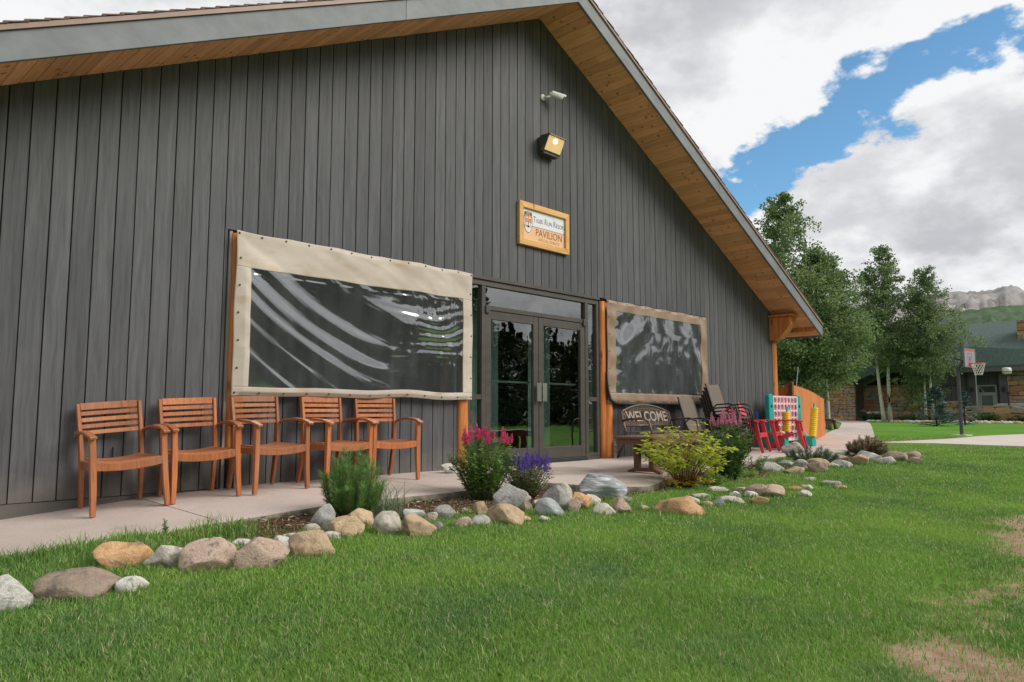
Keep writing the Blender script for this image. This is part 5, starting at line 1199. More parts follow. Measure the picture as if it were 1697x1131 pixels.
def grass_at(X, Y, hgt, wid, lean=.55, seg=2):
    n = len(X); Z = gz(X, Y) - .006; P = np.stack([X, Y, Z], 1)
    a = rng.uniform(0, 2 * np.pi, n); ln = np.clip(rng.normal(lean, .25, n), .05, 1.3)
    dh = np.stack([np.cos(a), np.sin(a), np.zeros(n)], 1); up = np.array([0, 0, 1.0])
    h = hgt[:, None]; w = wid[:, None]
    b = rng.uniform(0, 2 * np.pi, n); sd = np.stack([np.cos(b), np.sin(b), np.zeros(n)], 1)
    p1 = P + up * h * .55 + dh * h * .22 * ln[:, None]; p2 = P + up * h * (1 - .25 * ln[:, None]) + dh * h * .75 * ln[:, None]
    V = np.stack([P - sd * w * .5, P + sd * w * .5, p1 - sd * w * .42, p1 + sd * w * .42, p2], 1).reshape(-1, 3)
    i = np.arange(n)[:, None] * 5; T = np.concatenate([i + [0, 1, 3], i + [0, 3, 2], i + [2, 3, 4]], 1).reshape(-1, 3)
    return V, T
def build_grass():
    Vs, Ts, o = [], [], 0
    def emit_(X, Y, h, w, lean=.55):
        nonlocal o
        V, T = grass_at(X, Y, h, w, lean); Vs.append(V); Ts.append(T + o); o += len(V)
    # lawn in front, denser where nearer: sample by bearing and distance
    N = 1150000
    bear = rng.uniform(R(8), R(84), N); D = 2.35 * np.exp(rng.uniform(0, np.log(30 / 2.35), N))
    X = CAM[0] + np.sin(bear) * D; Y = CAM[1] + np.cos(bear) * D
    lawn = (Y < edgeY(X) - .02) & (X < 60)
    court = (X > 20.2) & (Y < .12 - (X - 21) * .02) & (X < 40) & (Y > -12)
    keep = lawn & ~((X > 20.6) & (Y < -.15) & (Y < -.2 - .11 * (X - 21.0)))
    bed = bedmask(X, Y); bare = baremask(X, Y)
    pr = (1 - .985 * bed) * (1 - .90 * bare) * np.where(D < 6, .62 + .38 * vnoise(X, Y, 5, 9), 1)
    keep &= rng.uniform(0, 1, N) < pr
    X, Y, D, bare, bed = X[keep], Y[keep], D[keep], bare[keep], bed[keep]
    # not through the rocks
    hit = np.zeros(len(X), bool)
    for rx, ry, rr in ROCKXY: hit |= (X - rx) ** 2 + (Y - ry) ** 2 < (rr * .9) ** 2
    X, Y, D, bare, bed = X[~hit], Y[~hit], D[~hit], bare[~hit], bed[~hit]
    tuft = fbm(X, Y, 1.3, 3, 5); long_ = sstep(-2.9, -2.3, Y) * sstep(1.4, .6, X)
    h = (.014 + .024 * tuft + rng.gamma(2, .005, len(X))) * (1 - .45 * bare) * (1 + .5 * long_)
    w = np.clip(.00145 * D ** .85, .0030, .024) * rng.uniform(.7, 1.3, len(X))
    h = np.where(D > 12, h * 1.1, h)
    emit_(X, Y, h, w)
    # longer tufts against the rocks and the patio edge
    tx, ty, th = [], [], []
    for r in ROCKS:
        n = int(110 * min(2.2, r[3] / .2)); a = rng.uniform(np.pi * .95, np.pi * 2.05, n); q = rng.uniform(.42, .68, n)
        ca, sa = math.cos(R(r[6])), math.sin(R(r[6])); lx = np.cos(a) * r[3] * q; ly = np.sin(a) * r[4] * q
        tx.append(r[0] + lx * ca - ly * sa); ty.append(r[1] + lx * sa + ly * ca); th.append(rng.uniform(.03, .085, n))
    for k in range(42):
        cx = rng.uniform(-.6, 1.3) if k < 20 else rng.uniform(6.6, 13); cy = float(edgeY(cx)) - rng.uniform(.03, .45); n = 70; tx.append(cx + rng.normal(0, .06, n)); ty.append(np.minimum(cy + rng.normal(0, .05, n), edgeY(cx) - .02)); th.append(rng.uniform(.05, .15, n))
    X = np.concatenate(tx); Y = np.concatenate(ty); h = np.concatenate(th); D = np.hypot(X - CAM[0], Y - CAM[1]); emit_(X, Y, h, np.clip(.0010 * D, .003, .012), .6)
    V = np.concatenate(Vs); T = np.concatenate(Ts); me = npmesh('grass', V, T, M['grass']); ob = link('grass', me); tag(ob, 'mown green lawn grass with longer tufts along the rocks', 'grass', kind='stuff')
    print('grass tris', len(T))
build_grass()
def build_mulch():
    n = 26000; X = rng.uniform(-1, 15.5, n); Y = rng.uniform(-3, -1.3, n); k = (Y < edgeY(X) - .01) & (rng.uniform(0, 1, n) < bedmask(X, Y)); X, Y = X[k], Y[k]; n = len(X)
    Z = gz(X, Y) + .004 + rng.uniform(0, .012, n); a = rng.uniform(0, 2 * np.pi, n); L_ = rng.uniform(.012, .05, n)[:, None]; P = np.stack([X, Y, Z], 1)
    d = np.stack([np.cos(a), np.sin(a), rng.normal(0, .22, n)], 1) * L_; s = np.cross(d / L_, np.stack([rng.normal(0, .4, n), rng.normal(0, .4, n), np.ones(n)], 1)); s *= rng.uniform(.003, .008, n)[:, None]
    V = np.stack([P - s, P + s, P + d + s * .7, P + d - s * .8], 1).reshape(-1, 3); F = np.arange(n * 4).reshape(n, 4)
    me = npmesh('mulch', V, F, leafmat('mulch_chip', (.05, .03, .02), (.25, .155, .10), 0, .9, (.42, .31, .21), .12)); ob = link('mulch', me); tag(ob, 'brown bark mulch chips in the flower beds', 'mulch', kind='stuff')
    # scattered dead leaves and crumbs on the lawn
build_mulch()

# ------------------------------------------------------------ bedding plants
def stalk(mb, p, r0, r1=None): mb.tube(p, [r0 + (((r1 if r1 is not None else r0 * .4)) - r0) * i / (len(p) - 1) for i in range(len(p))], 5)
def spike_mesh(name, m, L_, r, n=90):
    """flower spike: many little florets round a stem"""
    t = rng.uniform(0, 1, n); a = rng.uniform(0, 2 * np.pi, n); rr = r * (1 - .75 * t) + .002
    P = np.stack([np.cos(a) * rr * .3, np.sin(a) * rr * .3, t * L_], 1); d = np.stack([np.cos(a), np.sin(a), rng.uniform(.1, 1.1, n)], 1); d /= np.linalg.norm(d, axis=1, keepdims=True); d *= rr[:, None]
    s = perp(d) * (r * .32); V, F = leafquads(P, d, s); return npmesh(name, V, F, m)
def herb(name, x, y, label, nst, H, spread, leaf, spikes, mleaf, mstem, lower=.15, leafdens=26, base=None, up=.8, cat='plant', z=None):
    root = empty(name, (x, y, float(G(x, y)) if z is None else z), 0, label, cat); st = MB(); P, Dv, Sv = [], [], []; tips = []
    for i in range(nst):
        a = random.uniform(0, 2 * math.pi); r = spread * math.sqrt(random.random()); h = H * random.uniform(.62, 1.0) * (1 - .25 * (r / spread) ** 2); b0 = (math.cos(a) * r * .28, math.sin(a) * r * .28, 0)
        tip = Vector((math.cos(a) * r, math.sin(a) * r, h)); mid = Vector((b0[0] * 1.3 + tip.x * .25, b0[1] * 1.3 + tip.y * .25, h * .55)); pts = [Vector(b0), mid * .6 + Vector(b0) * .4 * 1, mid, tip * .5 + mid * .5 + Vector((0, 0, .02)), tip]
        stalk(st, pts, .004, .0018); tips.append(tip)
        for k in range(leafdens):
            t = random.uniform(lower, 1.0); seg = min(int(t * 4), 3); f = t * 4 - seg; p = pts[seg].lerp(pts[seg + 1], f); an = random.uniform(0, 2 * math.pi); ll = leaf[0] * random.uniform(.6, 1.15) * (1.1 - .35 * t)
            d = Vector((math.cos(an), math.sin(an), random.uniform(-.25, up))).normalized() * ll; s = d.cross(Vector((0, 0, 1)))
            s = (s.normalized() + Vector((random.gauss(0, .3), random.gauss(0, .3), random.gauss(0, .3)))).normalized() * leaf[1] * random.uniform(.7, 1.2); P.append(p); Dv.append(d); Sv.append(s)
    st.build('stem', mstem, root, smooth=True)
    V, F = leafquads(np.array(P), np.array(Dv), np.array(Sv), .08); o = link('foliage', npmesh('foliage', V, F, mleaf), root); o['kind'] = 'stuff'
    if spikes:
        ms, n, L_, r = spikes; vs = [spike_mesh('flower_spike', m, L_ * k, r, 120) for m in ms for k in (.8, 1.0, 1.2)]
        for t in sorted(tips, key=lambda q: -q.z)[:n]:
            o = link('flower_spike', random.choice(vs), root, t - Vector((0, 0, L_ * .05)), (random.gauss(0, .13), random.gauss(0, .13), random.random() * 6))
    return root
M['stem'] = pm('green_stem', (.09, .13, .04), rough=.6); M['stem_red'] = pm('red_stem', (.22, .085, .055), rough=.6); M['stem_brown'] = pm('brown_stem', (.13, .085, .05), rough=.8)
def build_plants():
    pink = leafmat('petal_pink', (.62, .06, .18), (.76, .16, .32), .35); purple = leafmat('petal_purple', (.11, .065, .33), (.23, .15, .50), .3); rose = leafmat('petal_rose', (.58, .17, .30), (.72, .32, .44), .3)
    herb('pink_flower_plant', 3.68, -1.86, 'leafy green plant with bright pink flower spikes before the doors', 110, .64, .36, (.060, .012), ((pink,), 26, .115, .021), leafmat('leaf_fresh', (.09, .19, .035), (.23, .37, .09)), M['stem'], .12, 34, cat='flowering plant')
    herb('purple_flower_plant', 4.17, -1.98, 'bushy plant with purple flower spikes right of the pink one', 105, .40, .33, (.050, .0075), ((purple,), 62, .11, .016), leafmat('leaf_olive', (.08, .145, .045), (.18, .26, .10), c3=(.28, .22, .10), f3=.07), M['stem_brown'], .1, 26, cat='flowering plant')
    herb('tall_flower_plant', 7.52, -2.42, 'tall dark leafy plant with faded rose spikes behind the yellow shrub', 78, .80, .38, (.085, .015), ((rose,), 17, .15, .024), leafmat('leaf_dark', (.06, .15, .035), (.14, .27, .07)), M['stem'], .05, 40, cat='flowering plant')
    herb('green_weed', 8.6, -2.25, 'thin leafy weeds at the patio edge right of the tall plant', 12, .34, .30, (.055, .012), None, leafmat('leaf_weed', (.06, .14, .03), (.12, .22, .06)), M['stem'], .1, 16)
    herb('green_weed', .74, -1.76, 'single small weed sprouting at the patio edge below the leftmost chairs', 3, .17, .05, (.030, .010), None, leafmat('leaf_weed_small', (.07, .16, .04), (.13, .24, .07)), M['stem'], .2, 12)
    herb('green_weed', 6.7, -2.62, 'low green weeds at the foot of the yellow shrub', 20, .14, .30, (.05, .011), None, leafmat('leaf_weed_low', (.06, .15, .03), (.14, .25, .05)), M['stem'], .1, 14)
    # yellow-green shrub with lobed leaves on arching red stems
    x, y = 6.32, -2.52; root = empty('yellow_shrub', (x, y, float(G(x, y))), 0, 'yellow-green shrub with lobed leaves on reddish stems', 'shrub'); st = MB(); V = []; F = []; V2 = []; F2 = []
    def lobed(V, F, p, d, size):
        """divided leaf: three stalked leaflets with toothed lobes"""
        d = Vector(d).normalized(); s = d.cross(Vector((0, 0, 1)));
        if s.length < .1: s = Vector((1, 0, 0))
        s.normalize(); n = s.cross(d).normalized(); s = (s + n * random.gauss(0, .35)).normalized(); n = s.cross(d).normalized()
        for ang in (-.85, 0, .85):
            dd = d * math.cos(ang) + s * math.sin(ang); ss = s * math.cos(ang) - d * math.sin(ang); L_ = size * (1 if ang == 0 else .82) * random.uniform(.85, 1.1); q = p + dd * size * .22
            out = [(0, 0), (.28, .15), (.40, .42), (.56, .24), (.76, .32), (1, 0), (.76, -.32), (.56, -.24), (.40, -.42), (.28, -.15)]; b = len(V)
            V.append(tuple(q + dd * L_ * .5 - n * L_ * .06))
            for u, w in out: V.append(tuple(q + dd * (u * L_) + ss * (w * L_ * .62) - n * (abs(w) * L_ * .22 + u * u * L_ * .22)))
            for k in range(10): F.append((b, b + 1 + k, b + 1 + (k + 1) % 10))
    for i in range(52):
        a = random.uniform(0, 2 * math.pi); r = random.uniform(.18, .58); h = random.uniform(.36, .74) * (1.05 - .3 * (r / .56) ** 2); tip = Vector((math.cos(a) * r, math.sin(a) * r, h)); b0 = Vector((math.cos(a) * .05, math.sin(a) * .05, 0)); pts = [b0, b0.lerp(tip, .35) + Vector((0, 0, h * .16)), b0.lerp(tip, .7) + Vector((0, 0, h * .12)), tip]
        stalk(st, pts, .006, .002)
        for k in range(12):
            t = random.uniform(.34, 1); sg = min(int(t * 3), 2); p = pts[sg].lerp(pts[sg + 1], t * 3 - sg); an = a + random.gauss(0, 1.1); d = Vector((math.cos(an), math.sin(an), random.uniform(-.1, .55))); L_ = random.uniform(.03, .08); e = p + d.normalized() * L_; stalk(st, [p, e], .0018, .001); lobed(V, F, e, d, random.uniform(.058, .092))
    for i in range(80):
        a = random.uniform(0, 2 * math.pi); r = random.uniform(.05, .30); lobed(V2, F2, Vector((math.cos(a) * r, math.sin(a) * r, random.uniform(.03, .17))), (math.cos(a), math.sin(a), random.uniform(-.4, .4)), random.uniform(.05, .075))
    st.build('stem', M['stem_red'], root, smooth=True)
    for nm, v, f, m in (('foliage', V, F, leafmat('leaf_lime', (.36, .46, .035), (.56, .62, .08), .45)), ('foliage', V2, F2, leafmat('leaf_yellow', (.60, .40, .03), (.70, .52, .07), .35))):
        b = MB(); b.v = v; b.f = f; o = b.build(nm, m, root); o['kind'] = 'stuff'
    root.children[-1]['label'] = 'fallen yellow lower leaves'
    # needle shrubs
    def pine_shrub(name, x, y, label, H, W, n, m, cat='shrub', nl=.055, per=95, mstem=None, z=None, low=.1, nw=.0020):
        root = empty(name, (x, y, float(G(x, y))), 0, label, cat); st = MB(); P, Dv, Sv = [], [], []
        for i in range(n):
            a = random.uniform(0, 2 * math.pi); r = W * math.sqrt(random.random()); h = H * random.uniform(.45, 1) * (1 - .35 * (r / W) ** 2); tip = Vector((math.cos(a) * r, math.sin(a) * r, h)); b0 = Vector((math.cos(a) * r * .25, math.sin(a) * r * .25, 0)); mid = Vector((tip.x * .85, tip.y * .85, h * .45)); stalk(st, [b0, mid, tip], .006, .003)
            for k in range(per):
                t = random.uniform(low, 1) ** .75; p = b0.lerp(mid, t * 2) if t < .5 else mid.lerp(tip, t * 2 - 1); ax = (tip - mid).normalized(); q = Vector((random.gauss(0, 1), random.gauss(0, 1), random.gauss(0, 1))); q = (q - ax * q.dot(ax)).normalized(); d = (q * .75 + ax * random.uniform(.4, 1.1)).normalized() * nl * random.uniform(.7, 1.2); P.append(p); Dv.append(d); Sv.append(d.cross(q + Vector((.3, .2, .1))).normalized() * nw)
        st.build('stem', mstem or M['stem_brown'], root, smooth=True); V_, F_ = leafquads(np.array(P), np.array(Dv), np.array(Sv)); o = link('foliage', npmesh('foliage', V_, F_, m), root); o['kind'] = 'stuff'; return root
    pine_shrub('pine_shrub', 2.10, -1.98, 'bushy green dwarf pine in front of the wooden armchairs', .58, .25, 95, leafmat('needle_green', (.06, .17, .03), (.15, .30, .06), .2), per=210, nl=.062, nw=.0015)
    pine_shrub('dwarf_pine', 11.35, -1.98, 'small blue-green dwarf pine at the patio edge before the game', .30, .42, 34, leafmat('needle_blue', (.06, .12, .075), (.11, .19, .12), .15), per=150, nl=.06, nw=.003)
    pine_shrub('reddish_shrub', 14.0, -2.0, 'rounded dwarf pine with rusty reddish needles where the patio bends', .40, .36, 120, leafmat('needle_mixed', (.05, .11, .05), (.10, .17, .07), .15, c3=(.40, .16, .08), f3=.34), per=150, nl=.06, nw=.0035)
    # wiry grass clump growing through the pine shrub
    cx, cy = 2.38, -2.02; n = 130; X = cx + rng.normal(0, .10, n); Y = cy + rng.normal(0, .07, n); V_, T_ = grass_at(X, Y, rng.uniform(.12, .42, n), np.full(n, .005), .7); o = link('ornamental_grass', npmesh('ornamental_grass', V_, T_, leafmat('grass_bluegreen', (.10, .19, .09), (.20, .30, .16), .3))); tag(o, 'thin blue-green grass clump growing through the dwarf pine', 'grass clump')
build_plants()

# ------------------------------------------------------------ trees
def tree(name, x, y, H, rad, label, mleaf, mbark, nleaf=9000, leaf=.09, bare=.22, trunk_r=.11, lean=(0, 0), limbs=26, droop=0.0, twin=None, taper=.9, z=None, group=None, topy=1.0):
    root = empty(name, (x, y, float(G(x, y)) - .05 if z is None else z), 0, label, 'tree', group); tk = MB(); ph = random.random() * 50
    def axis(t): return Vector((lean[0] * H * t + .06 * H * .3 * noise.noise((t * 2.2, ph, 0)), lean[1] * H * t + .06 * H * .3 * noise.noise((t * 2.2, ph, 9)), H * t * .97))
    pts = [axis(i / 12) for i in range(13)]; tk.tube(pts, [trunk_r * (1 - .88 * (i / 12) ** .9) * (1.25 if i == 0 else 1) for i in range(13)], 9)
    C_ = []
    for i in range(limbs):
        t = bare + (1 - bare) * ((i + random.random()) / limbs) ** .95; p0 = axis(t * .98); a = i * 2.4 + random.uniform(-.5, .5)
        sv = (t - bare) / (1 - bare); env = max(.05, (1 - sv) ** .8) * min(1, .45 + sv * 2.6)       # width of the crown at this height
        L_ = rad * env * random.uniform(.65, 1.15) + .25; up = random.uniform(.25, .75) - droop
        q = [p0]
        for k in range(1, 5):
            s = k / 4; q.append(p0 + Vector((math.cos(a) * L_ * s, math.sin(a) * L_ * s, L_ * up * s * (1 - .25 * s) + random.gauss(0, .05 * L_))))
        r0 = max(.012, trunk_r * .42 * (1 - t)); tk.tube(q, [r0 * (1 - .8 * k / 4) for k in range(5)], 5)
        for k in range(1, 5):
            for _ in range(1 + k):
                c = q[k] + Vector((random.gauss(0, .16 * L_ + .10), random.gauss(0, .16 * L_ + .10), random.gauss(.06, .12 * L_ + .10))); C_.append((c, .13 + .11 * L_ * random.uniform(.5, 1.3)))
    for k in range(10):
        t = random.uniform(.86, 1.0); C_.append((axis(t) + Vector((random.gauss(0, .1), random.gauss(0, .1), 0)), .16))
    wts = np.array([c[1] ** 1.6 for c in C_]); wts /= wts.sum(); pick = rng.choice(len(C_), nleaf, p=wts); cen = np.array([tuple(c[0]) for c in C_])[pick]; rr = np.array([c[1] for c in C_])[pick]
    u = runit(nleaf) * (rng.uniform(0, 1, nleaf) ** .45 * rr * 1.25)[:, None]; u[:, 2] *= .8; P = cen + u
    d = runit(nleaf); d[:, 2] -= .35; d /= np.linalg.norm(d, axis=1, keepdims=True); sz = leaf * rng.uniform(.6, 1.25, nleaf)
    V, F = leafquads(P, d * sz[:, None], perp(d) * (sz * .46)[:, None], .05)
    tk.build('trunk', mbark, root, smooth=True); o = link('crown', npmesh('crown', V, F, mleaf), root); o['kind'] = 'stuff'
    return root
M['aspen_bark'] = pm('aspen_bark', (.36, .36, .30), (.50, .50, .43), (3, 3, 9), .8, .3, 5, c3=(.07, .065, .06), s3=2.6, lo3=.60, hi3=.66)
M['aspen'] = leafmat('aspen_leaf', (.065, .135, .04), (.27, .365, .145), .45)
M['aspen_b'] = leafmat('aspen_leaf_grey', (.08, .145, .055), (.27, .345, .155), .45)
gA = 'aspens beyond the fence'
tree('aspen', 33.8, 8.3, 12.0, 3.3, 'tallest dense aspen rising behind the eave of the pavilion', M['aspen'], M['aspen_bark'], 42000, .11, .08, .13, (-.01, -.02), 56, group=gA)
tree('aspen', 35.2, 6.8, 8.9, 2.8, 'dense leafy aspen right of the tallest one, hanging over the stone wall', M['aspen'], M['aspen_bark'], 30000, .11, .24, .11, (.0, -.02), 44, group=gA)
tree('aspen', 32.6, 10.2, 10.6, 2.9, 'aspen half hidden behind the roof edge', M['aspen'], M['aspen_bark'], 24000, .11, .10, .11, (0, 0), 40, group=gA)
tree('aspen', 34.5, 8.4, 6.0, 2.2, 'low bushy aspen filling in above the orange fence', M['aspen'], M['aspen_bark'], 20000, .105, .14, .08, (0, .02), 34, group=gA)
tree('aspen', 57.0, 10.3, 13.6, 2.5, 'slender aspen with a straight pale trunk beside the stone wall', M['aspen_b'], M['aspen_bark'], 17000, .135, .30, .15, (-.01, .01), 34, group=gA)
tree('aspen', 56.4, 10.7, 11.6, 2.3, 'aspen whose lower trunk leans left, next to the straight pale one', M['aspen_b'], M['aspen_bark'], 9000, .13, .30, .14, (.0, .075), 26, group=gA)
tree('aspen', 57.2, 7.75, 11.5, 2.6, 'aspen with two slim trunks behind the blue spruce', M['aspen_b'], M['aspen_bark'], 15000, .13, .26, .11, (0, .0), 34, group=gA)
tree('aspen', 57.6, 8.25, 9.6, 1.8, 'thin aspen just left of the one behind the blue spruce', M['aspen_b'], M['aspen_bark'], 11000, .13, .26, .10, (.0, -.015), 28, group=gA)
tree('aspen', 59.0, 8.9, 5.6, 1.3, 'young bushy aspen against the dark stone wall', M['aspen'], M['aspen_bark'], 5000, .12, .10, .07, (0, 0), 24, group=gA)

def conifer(name, x, y, H, rad, label, mleaf, mbark, whorls=26, per=9, n=26, needle=.12, group=None, cat='tree', wid=.10, z=None, lowstart=.04):
    root = empty(name, (x, y, float(G(x, y)) - .03 if z is None else z), 0, label, cat, group); tk = MB(); tk.tube([(0, 0, 0), (0, 0, H * .5), (0, 0, H)], [H * .016 + .02, H * .010 + .01, .004], 7); P, Dv, Sv = [], [], []
    for w in range(whorls):
        t = lowstart + (1 - lowstart) * (w / whorls) ** .92; L0 = rad * (1 - t) ** .85 + .04 * rad
        for k in range(per):
            a = random.uniform(0, 2 * math.pi); L_ = L0 * random.uniform(.6, 1.12); zz = H * t; droop = random.uniform(-.28, .12) + .35 * t
            for j in range(n):
                s = random.uniform(.12, 1) ** .7; p = (math.cos(a) * L_ * s, math.sin(a) * L_ * s, zz + L_ * s * droop + .10 * L_ * s * s); sd = random.choice((-1, 1)); b = a + sd * random.uniform(.3, 1.1); q = needle * random.uniform(.6, 1.2) * (1.15 - .5 * s)
                d = (math.cos(b) * q, math.sin(b) * q, random.uniform(-.25, .35) * q); P.append(p); Dv.append(d); Sv.append((-math.sin(b) * q * wid * 2, math.cos(b) * q * wid * 2, random.uniform(-.5, .5) * q * wid * 2))
    tk.build('trunk', mbark, root, smooth=True); V, F = leafquads(np.array(P), np.array(Dv), np.array(Sv)); o = link('crown', npmesh('crown', V, F, mleaf), root); o['kind'] = 'stuff'; return root
M['spruce_blue'] = leafmat('spruce_blue', (.085, .145, .135), (.20, .29, .28), .1); M['spruce'] = leafmat('spruce_dark', (.08, .14, .055), (.17, .26, .10), .35); M['dark_bark'] = pm('dark_bark', (.06, .045, .035), (.12, .09, .07), (8, 8, 3), .9, .5)
conifer('blue_spruce', 45.7, 4.62, 2.35, 1.25, 'low spreading blue spruce on the lawn beside the hoop', M['spruce_blue'], M['dark_bark'], 16, 12, 60, .16)
conifer('blue_spruce', 49.5, 4.05, 2.1, .85, 'smaller blue spruce half hidden behind the hoop pole', M['spruce_blue'], M['dark_bark'], 14, 10, 46, .15)
conifer('blue_spruce', 52.0, 6.05, 1.25, .55, 'small spruce seedling behind the low spreading spruce', M['spruce_blue'], M['dark_bark'], 10, 8, 40, .12)
# spruces across the lawn that the door glass mirrors
c0 = None
SPR = [(15 + 57 * (k / 62) + random.uniform(-.35, .35), 50 + 9 * (k % 3) + random.uniform(-3, 3), random.choice((5.2, 6.0, 6.6, 7.2, 8.2)) * (1.55 if k < 33 else 1.0)) for k in range(63)]
for k, (b, D, H) in enumerate(SPR):
    x, y = -1.37 + D * math.sin(R(b)), 7.08 - D * math.cos(R(b))
    if c0 is None: c0 = conifer('spruce', x, y, 12, 3.4, '', M['spruce'], M['dark_bark'], 34, 10, 30, .50, wid=.2); o = c0
    else: o = copy_tree(c0)
    o.location = (x, y, float(G(x, y)) - .1)
    s = H / 12; o.scale = (s * random.uniform(1.0, 1.3), s * random.uniform(1.0, 1.3), s); o.rotation_euler = (0, 0, k * 1.7)
    tag(o, 'dark spruce of the row across the lawn, mirrored in the door glass', 'tree', 'spruces mirrored in the door glass')
# ------------------------------------------------------------ lodge beyond the lawn
M['stone_mortar'] = pm('stone_mortar', (.10, .075, .055), (.16, .125, .095), (6, 6, 6), .95, .4)
STM = [pm('fieldstone_' + n, a, b, (5, 5, 5), .9, .5, 6, .16, c3=c, s3=2) for n, a, b, c in (('tan', (.36, .225, .115), (.50, .345, .20), (.24, .15, .09)), ('rust', (.32, .165, .075), (.45, .25, .12), (.19, .11, .07)), ('grey', (.23, .20, .165), (.35, .31, .26), (.15, .13, .115)))]
def stone_meshes():
    out = []
    for m in STM:
        for k in range(4):
            bm = bmesh.new(); bmesh.ops.create_cube(bm, size=1); bmesh.ops.bevel(bm, geom=bm.edges[:], offset=.16, segments=1, affect='EDGES')
            for v in bm.verts: v.co += Vector([random.uniform(-.07, .07) for _ in range(3)])
            me = bpy.data.meshes.new('stone'); bm.to_mesh(me); bm.free(); me.materials.append(m); out.append(me)
    return out
STN = stone_meshes()
def stonework(parent, o, u, W, H, sw, sh, depth, nrm, name='stone_wall'):
    """mortar backing with separately laid uneven stones standing proud of it; u is the run direction, nrm the outward one"""
    u = Vector(u); n = Vector(nrm); o = Vector(o); b = MB(); c = o + u * W / 2 + Vector((0, 0, H / 2)) - n * depth / 2
    ang = math.atan2(u.y, u.x); b.box((0, 0, 0), (W, depth, H)); back = b.build(name, M['stone_mortar'], parent, c, (0, 0, ang)); z = 0.0; row = 0
    while z < H - .04:
        h = min(sh * random.uniform(.7, 1.3), H - z); x = 0.0
        if H - z - h < .08: h = H - z
        while x < W - .03:
            w = min(sw * random.uniform(.55, 1.5), W - x)
            if W - x - w < .12: w = W - x
            s = link('stone', random.choice(STN), back); ctr = o + u * (x + w / 2) + Vector((0, 0, z + h / 2)) + n * .01
            # back's own frame: centre at c, turned by ang
            lv = Matrix.Rotation(-ang, 3, 'Z') @ (ctr - c); s.location = lv + Vector((0, 0, random.uniform(-.02, .02))); s.scale = (w * .98, .16 * random.uniform(.7, 1.5), h * .96); s.rotation_euler = (random.uniform(-.05, .05), random.uniform(-.10, .10), random.uniform(-.04, .04)); x += w
        z += h; row += 1
    return back
def build_lodge():
    X = 62.0; g0 = float(G(62, 8)); ld = empty('lodge', (X, 8, g0), 0, 'stone and grey-board lodge with green shingle roof beyond the lawn', 'building')
    def L_(x, y, z): return (x - X, y - 8, z - g0)
    gr = pm('lodge_siding', (.10, .10, .105), (.14, .14, .145), (1, 14, 1), .8, .2); gd = pm('lodge_trim', (.075, .062, .052), rough=.7); green = pm('green_shingle', (.055, .088, .078), (.095, .135, .12), (6, 6, 6), .9, .5, 6, coord='World', c3=(.04, .06, .055), s3=3); dg = pm('green_metal', (.02, .075, .055), rough=.4)
    dark = pm('dark_glass', (.06, .08, .075), rough=.15)  # dark glass of the door's transom, one even tone
    # left wing: sunlit stone end wall and the recessed stone wall beside it
    stonework(ld, L_(60.6, 14.05, g0 - .1), (0, 1, 0), 3.6, 3.3, .34, .24, .4, (-1, 0, 0))
    stonework(ld, L_(62.6, 8.9, g0 - .1), (0, 1, 0), 6.3, 3.0, .50, .32, .4, (-1, 0, 0)); MB().box2(L_(60.65, 14.07, g0 - .1), L_(62.7, 14.45, 3.1)).build('return_wall', M['stone_mortar'], ld)
    MB().tube([L_(60.45, 13.98, 3.1), L_(60.45, 13.98, .5), L_(60.35, 13.8, .2), L_(60.2, 12.6, .14)], .06, 8).build('downspout', dg, ld, smooth=True)
    # wing roof with dark gable
    w = MB(); w.prism([(8.2 - 8, 5.6), (14.3 - 8, 2.98), (20 - 8, 2.98), (20 - 8, 3.2), (13 - 8, 6.2), (8.2 - 8, 5.9)], 0, 60.2 - X, 70 - X); w.build('wing_roof', green, ld)
    w = MB(); w.prism([(9.0 - 8, 2.9), (14.0 - 8, 2.9), (10.2 - 8, 4.6), (9.0 - 8, 5.1)], 0, 62.7 - X, 63 - X); w.build('gable_board', M['sheath'], ld)
    # main block walls: vertical board siding, built board by board across the face
    y = 4.0
    for yy in np.arange(6.35, 9.05, .30):
        h = 3.95 + max(0, (yy - 6.2)) * .58
        MB().box2(L_(61.9, yy + .01, g0 - .2), L_(62.1, yy + .285, h)).build('siding_board', gr, ld)
    MB().box2(L_(61.86, 6.4, 2.72), L_(61.9, 9.05, 2.80)).build('trim_band', gd, ld)
    MB().box2(L_(62.0, 6.5, g0 - .2), L_(62.3, 9.1, 5.3)).build('backing_wall', M['sheath'], ld)
    # entrance: recessed door with side panels
    for ya, yb in ((5.95, 6.32), (3.92, 4.42)):
        for q in np.linspace(ya, yb, 3)[:-1]: MB().box2(L_(61.7, q + .006, g0), L_(62.0, q + (yb - ya) / 2 - .006, 3.95)).build('siding_board', gr, ld)
    MB().box2(L_(62.6, 4.4, 2.75), L_(62.8, 6.0, 4.0)).build('siding_board', gr, ld)
    MB().box2(L_(62.75, 4.4, g0), L_(62.85, 6.0, 2.75)).build('siding_board', gr, ld)
    wf = pm('door_white', (.46, .45, .41), rough=.5); d = empty('entrance_door', L_(62.55, 5.35, g0)); d.parent = ld
    fr = MB()
    for a in ((-.62, -.52, 0, 2.72), (.52, .62, 0, 2.72), (-.518, .518, 2.62, 2.72), (-.518, .518, 2.06, 2.17), (-.518, -.34, 0, 2.058), (.36, .518, 0, 2.058), (-.338, .358, 0, .28), (-.338, .358, 1.94, 2.058)): fr.box2((-.06, a[0], a[2]), (.06, a[1], a[3]))
    fr.build('door_frame', wf, d); MB().box2((.0, -.338, .28), (.02, .358, 1.94)).build('pane', pm('door_pane', (.14, .20, .175), rough=.15), d); MB().box2((.0, -.518, 2.17), (.02, .518, 2.62)).build('pane', dark, d)
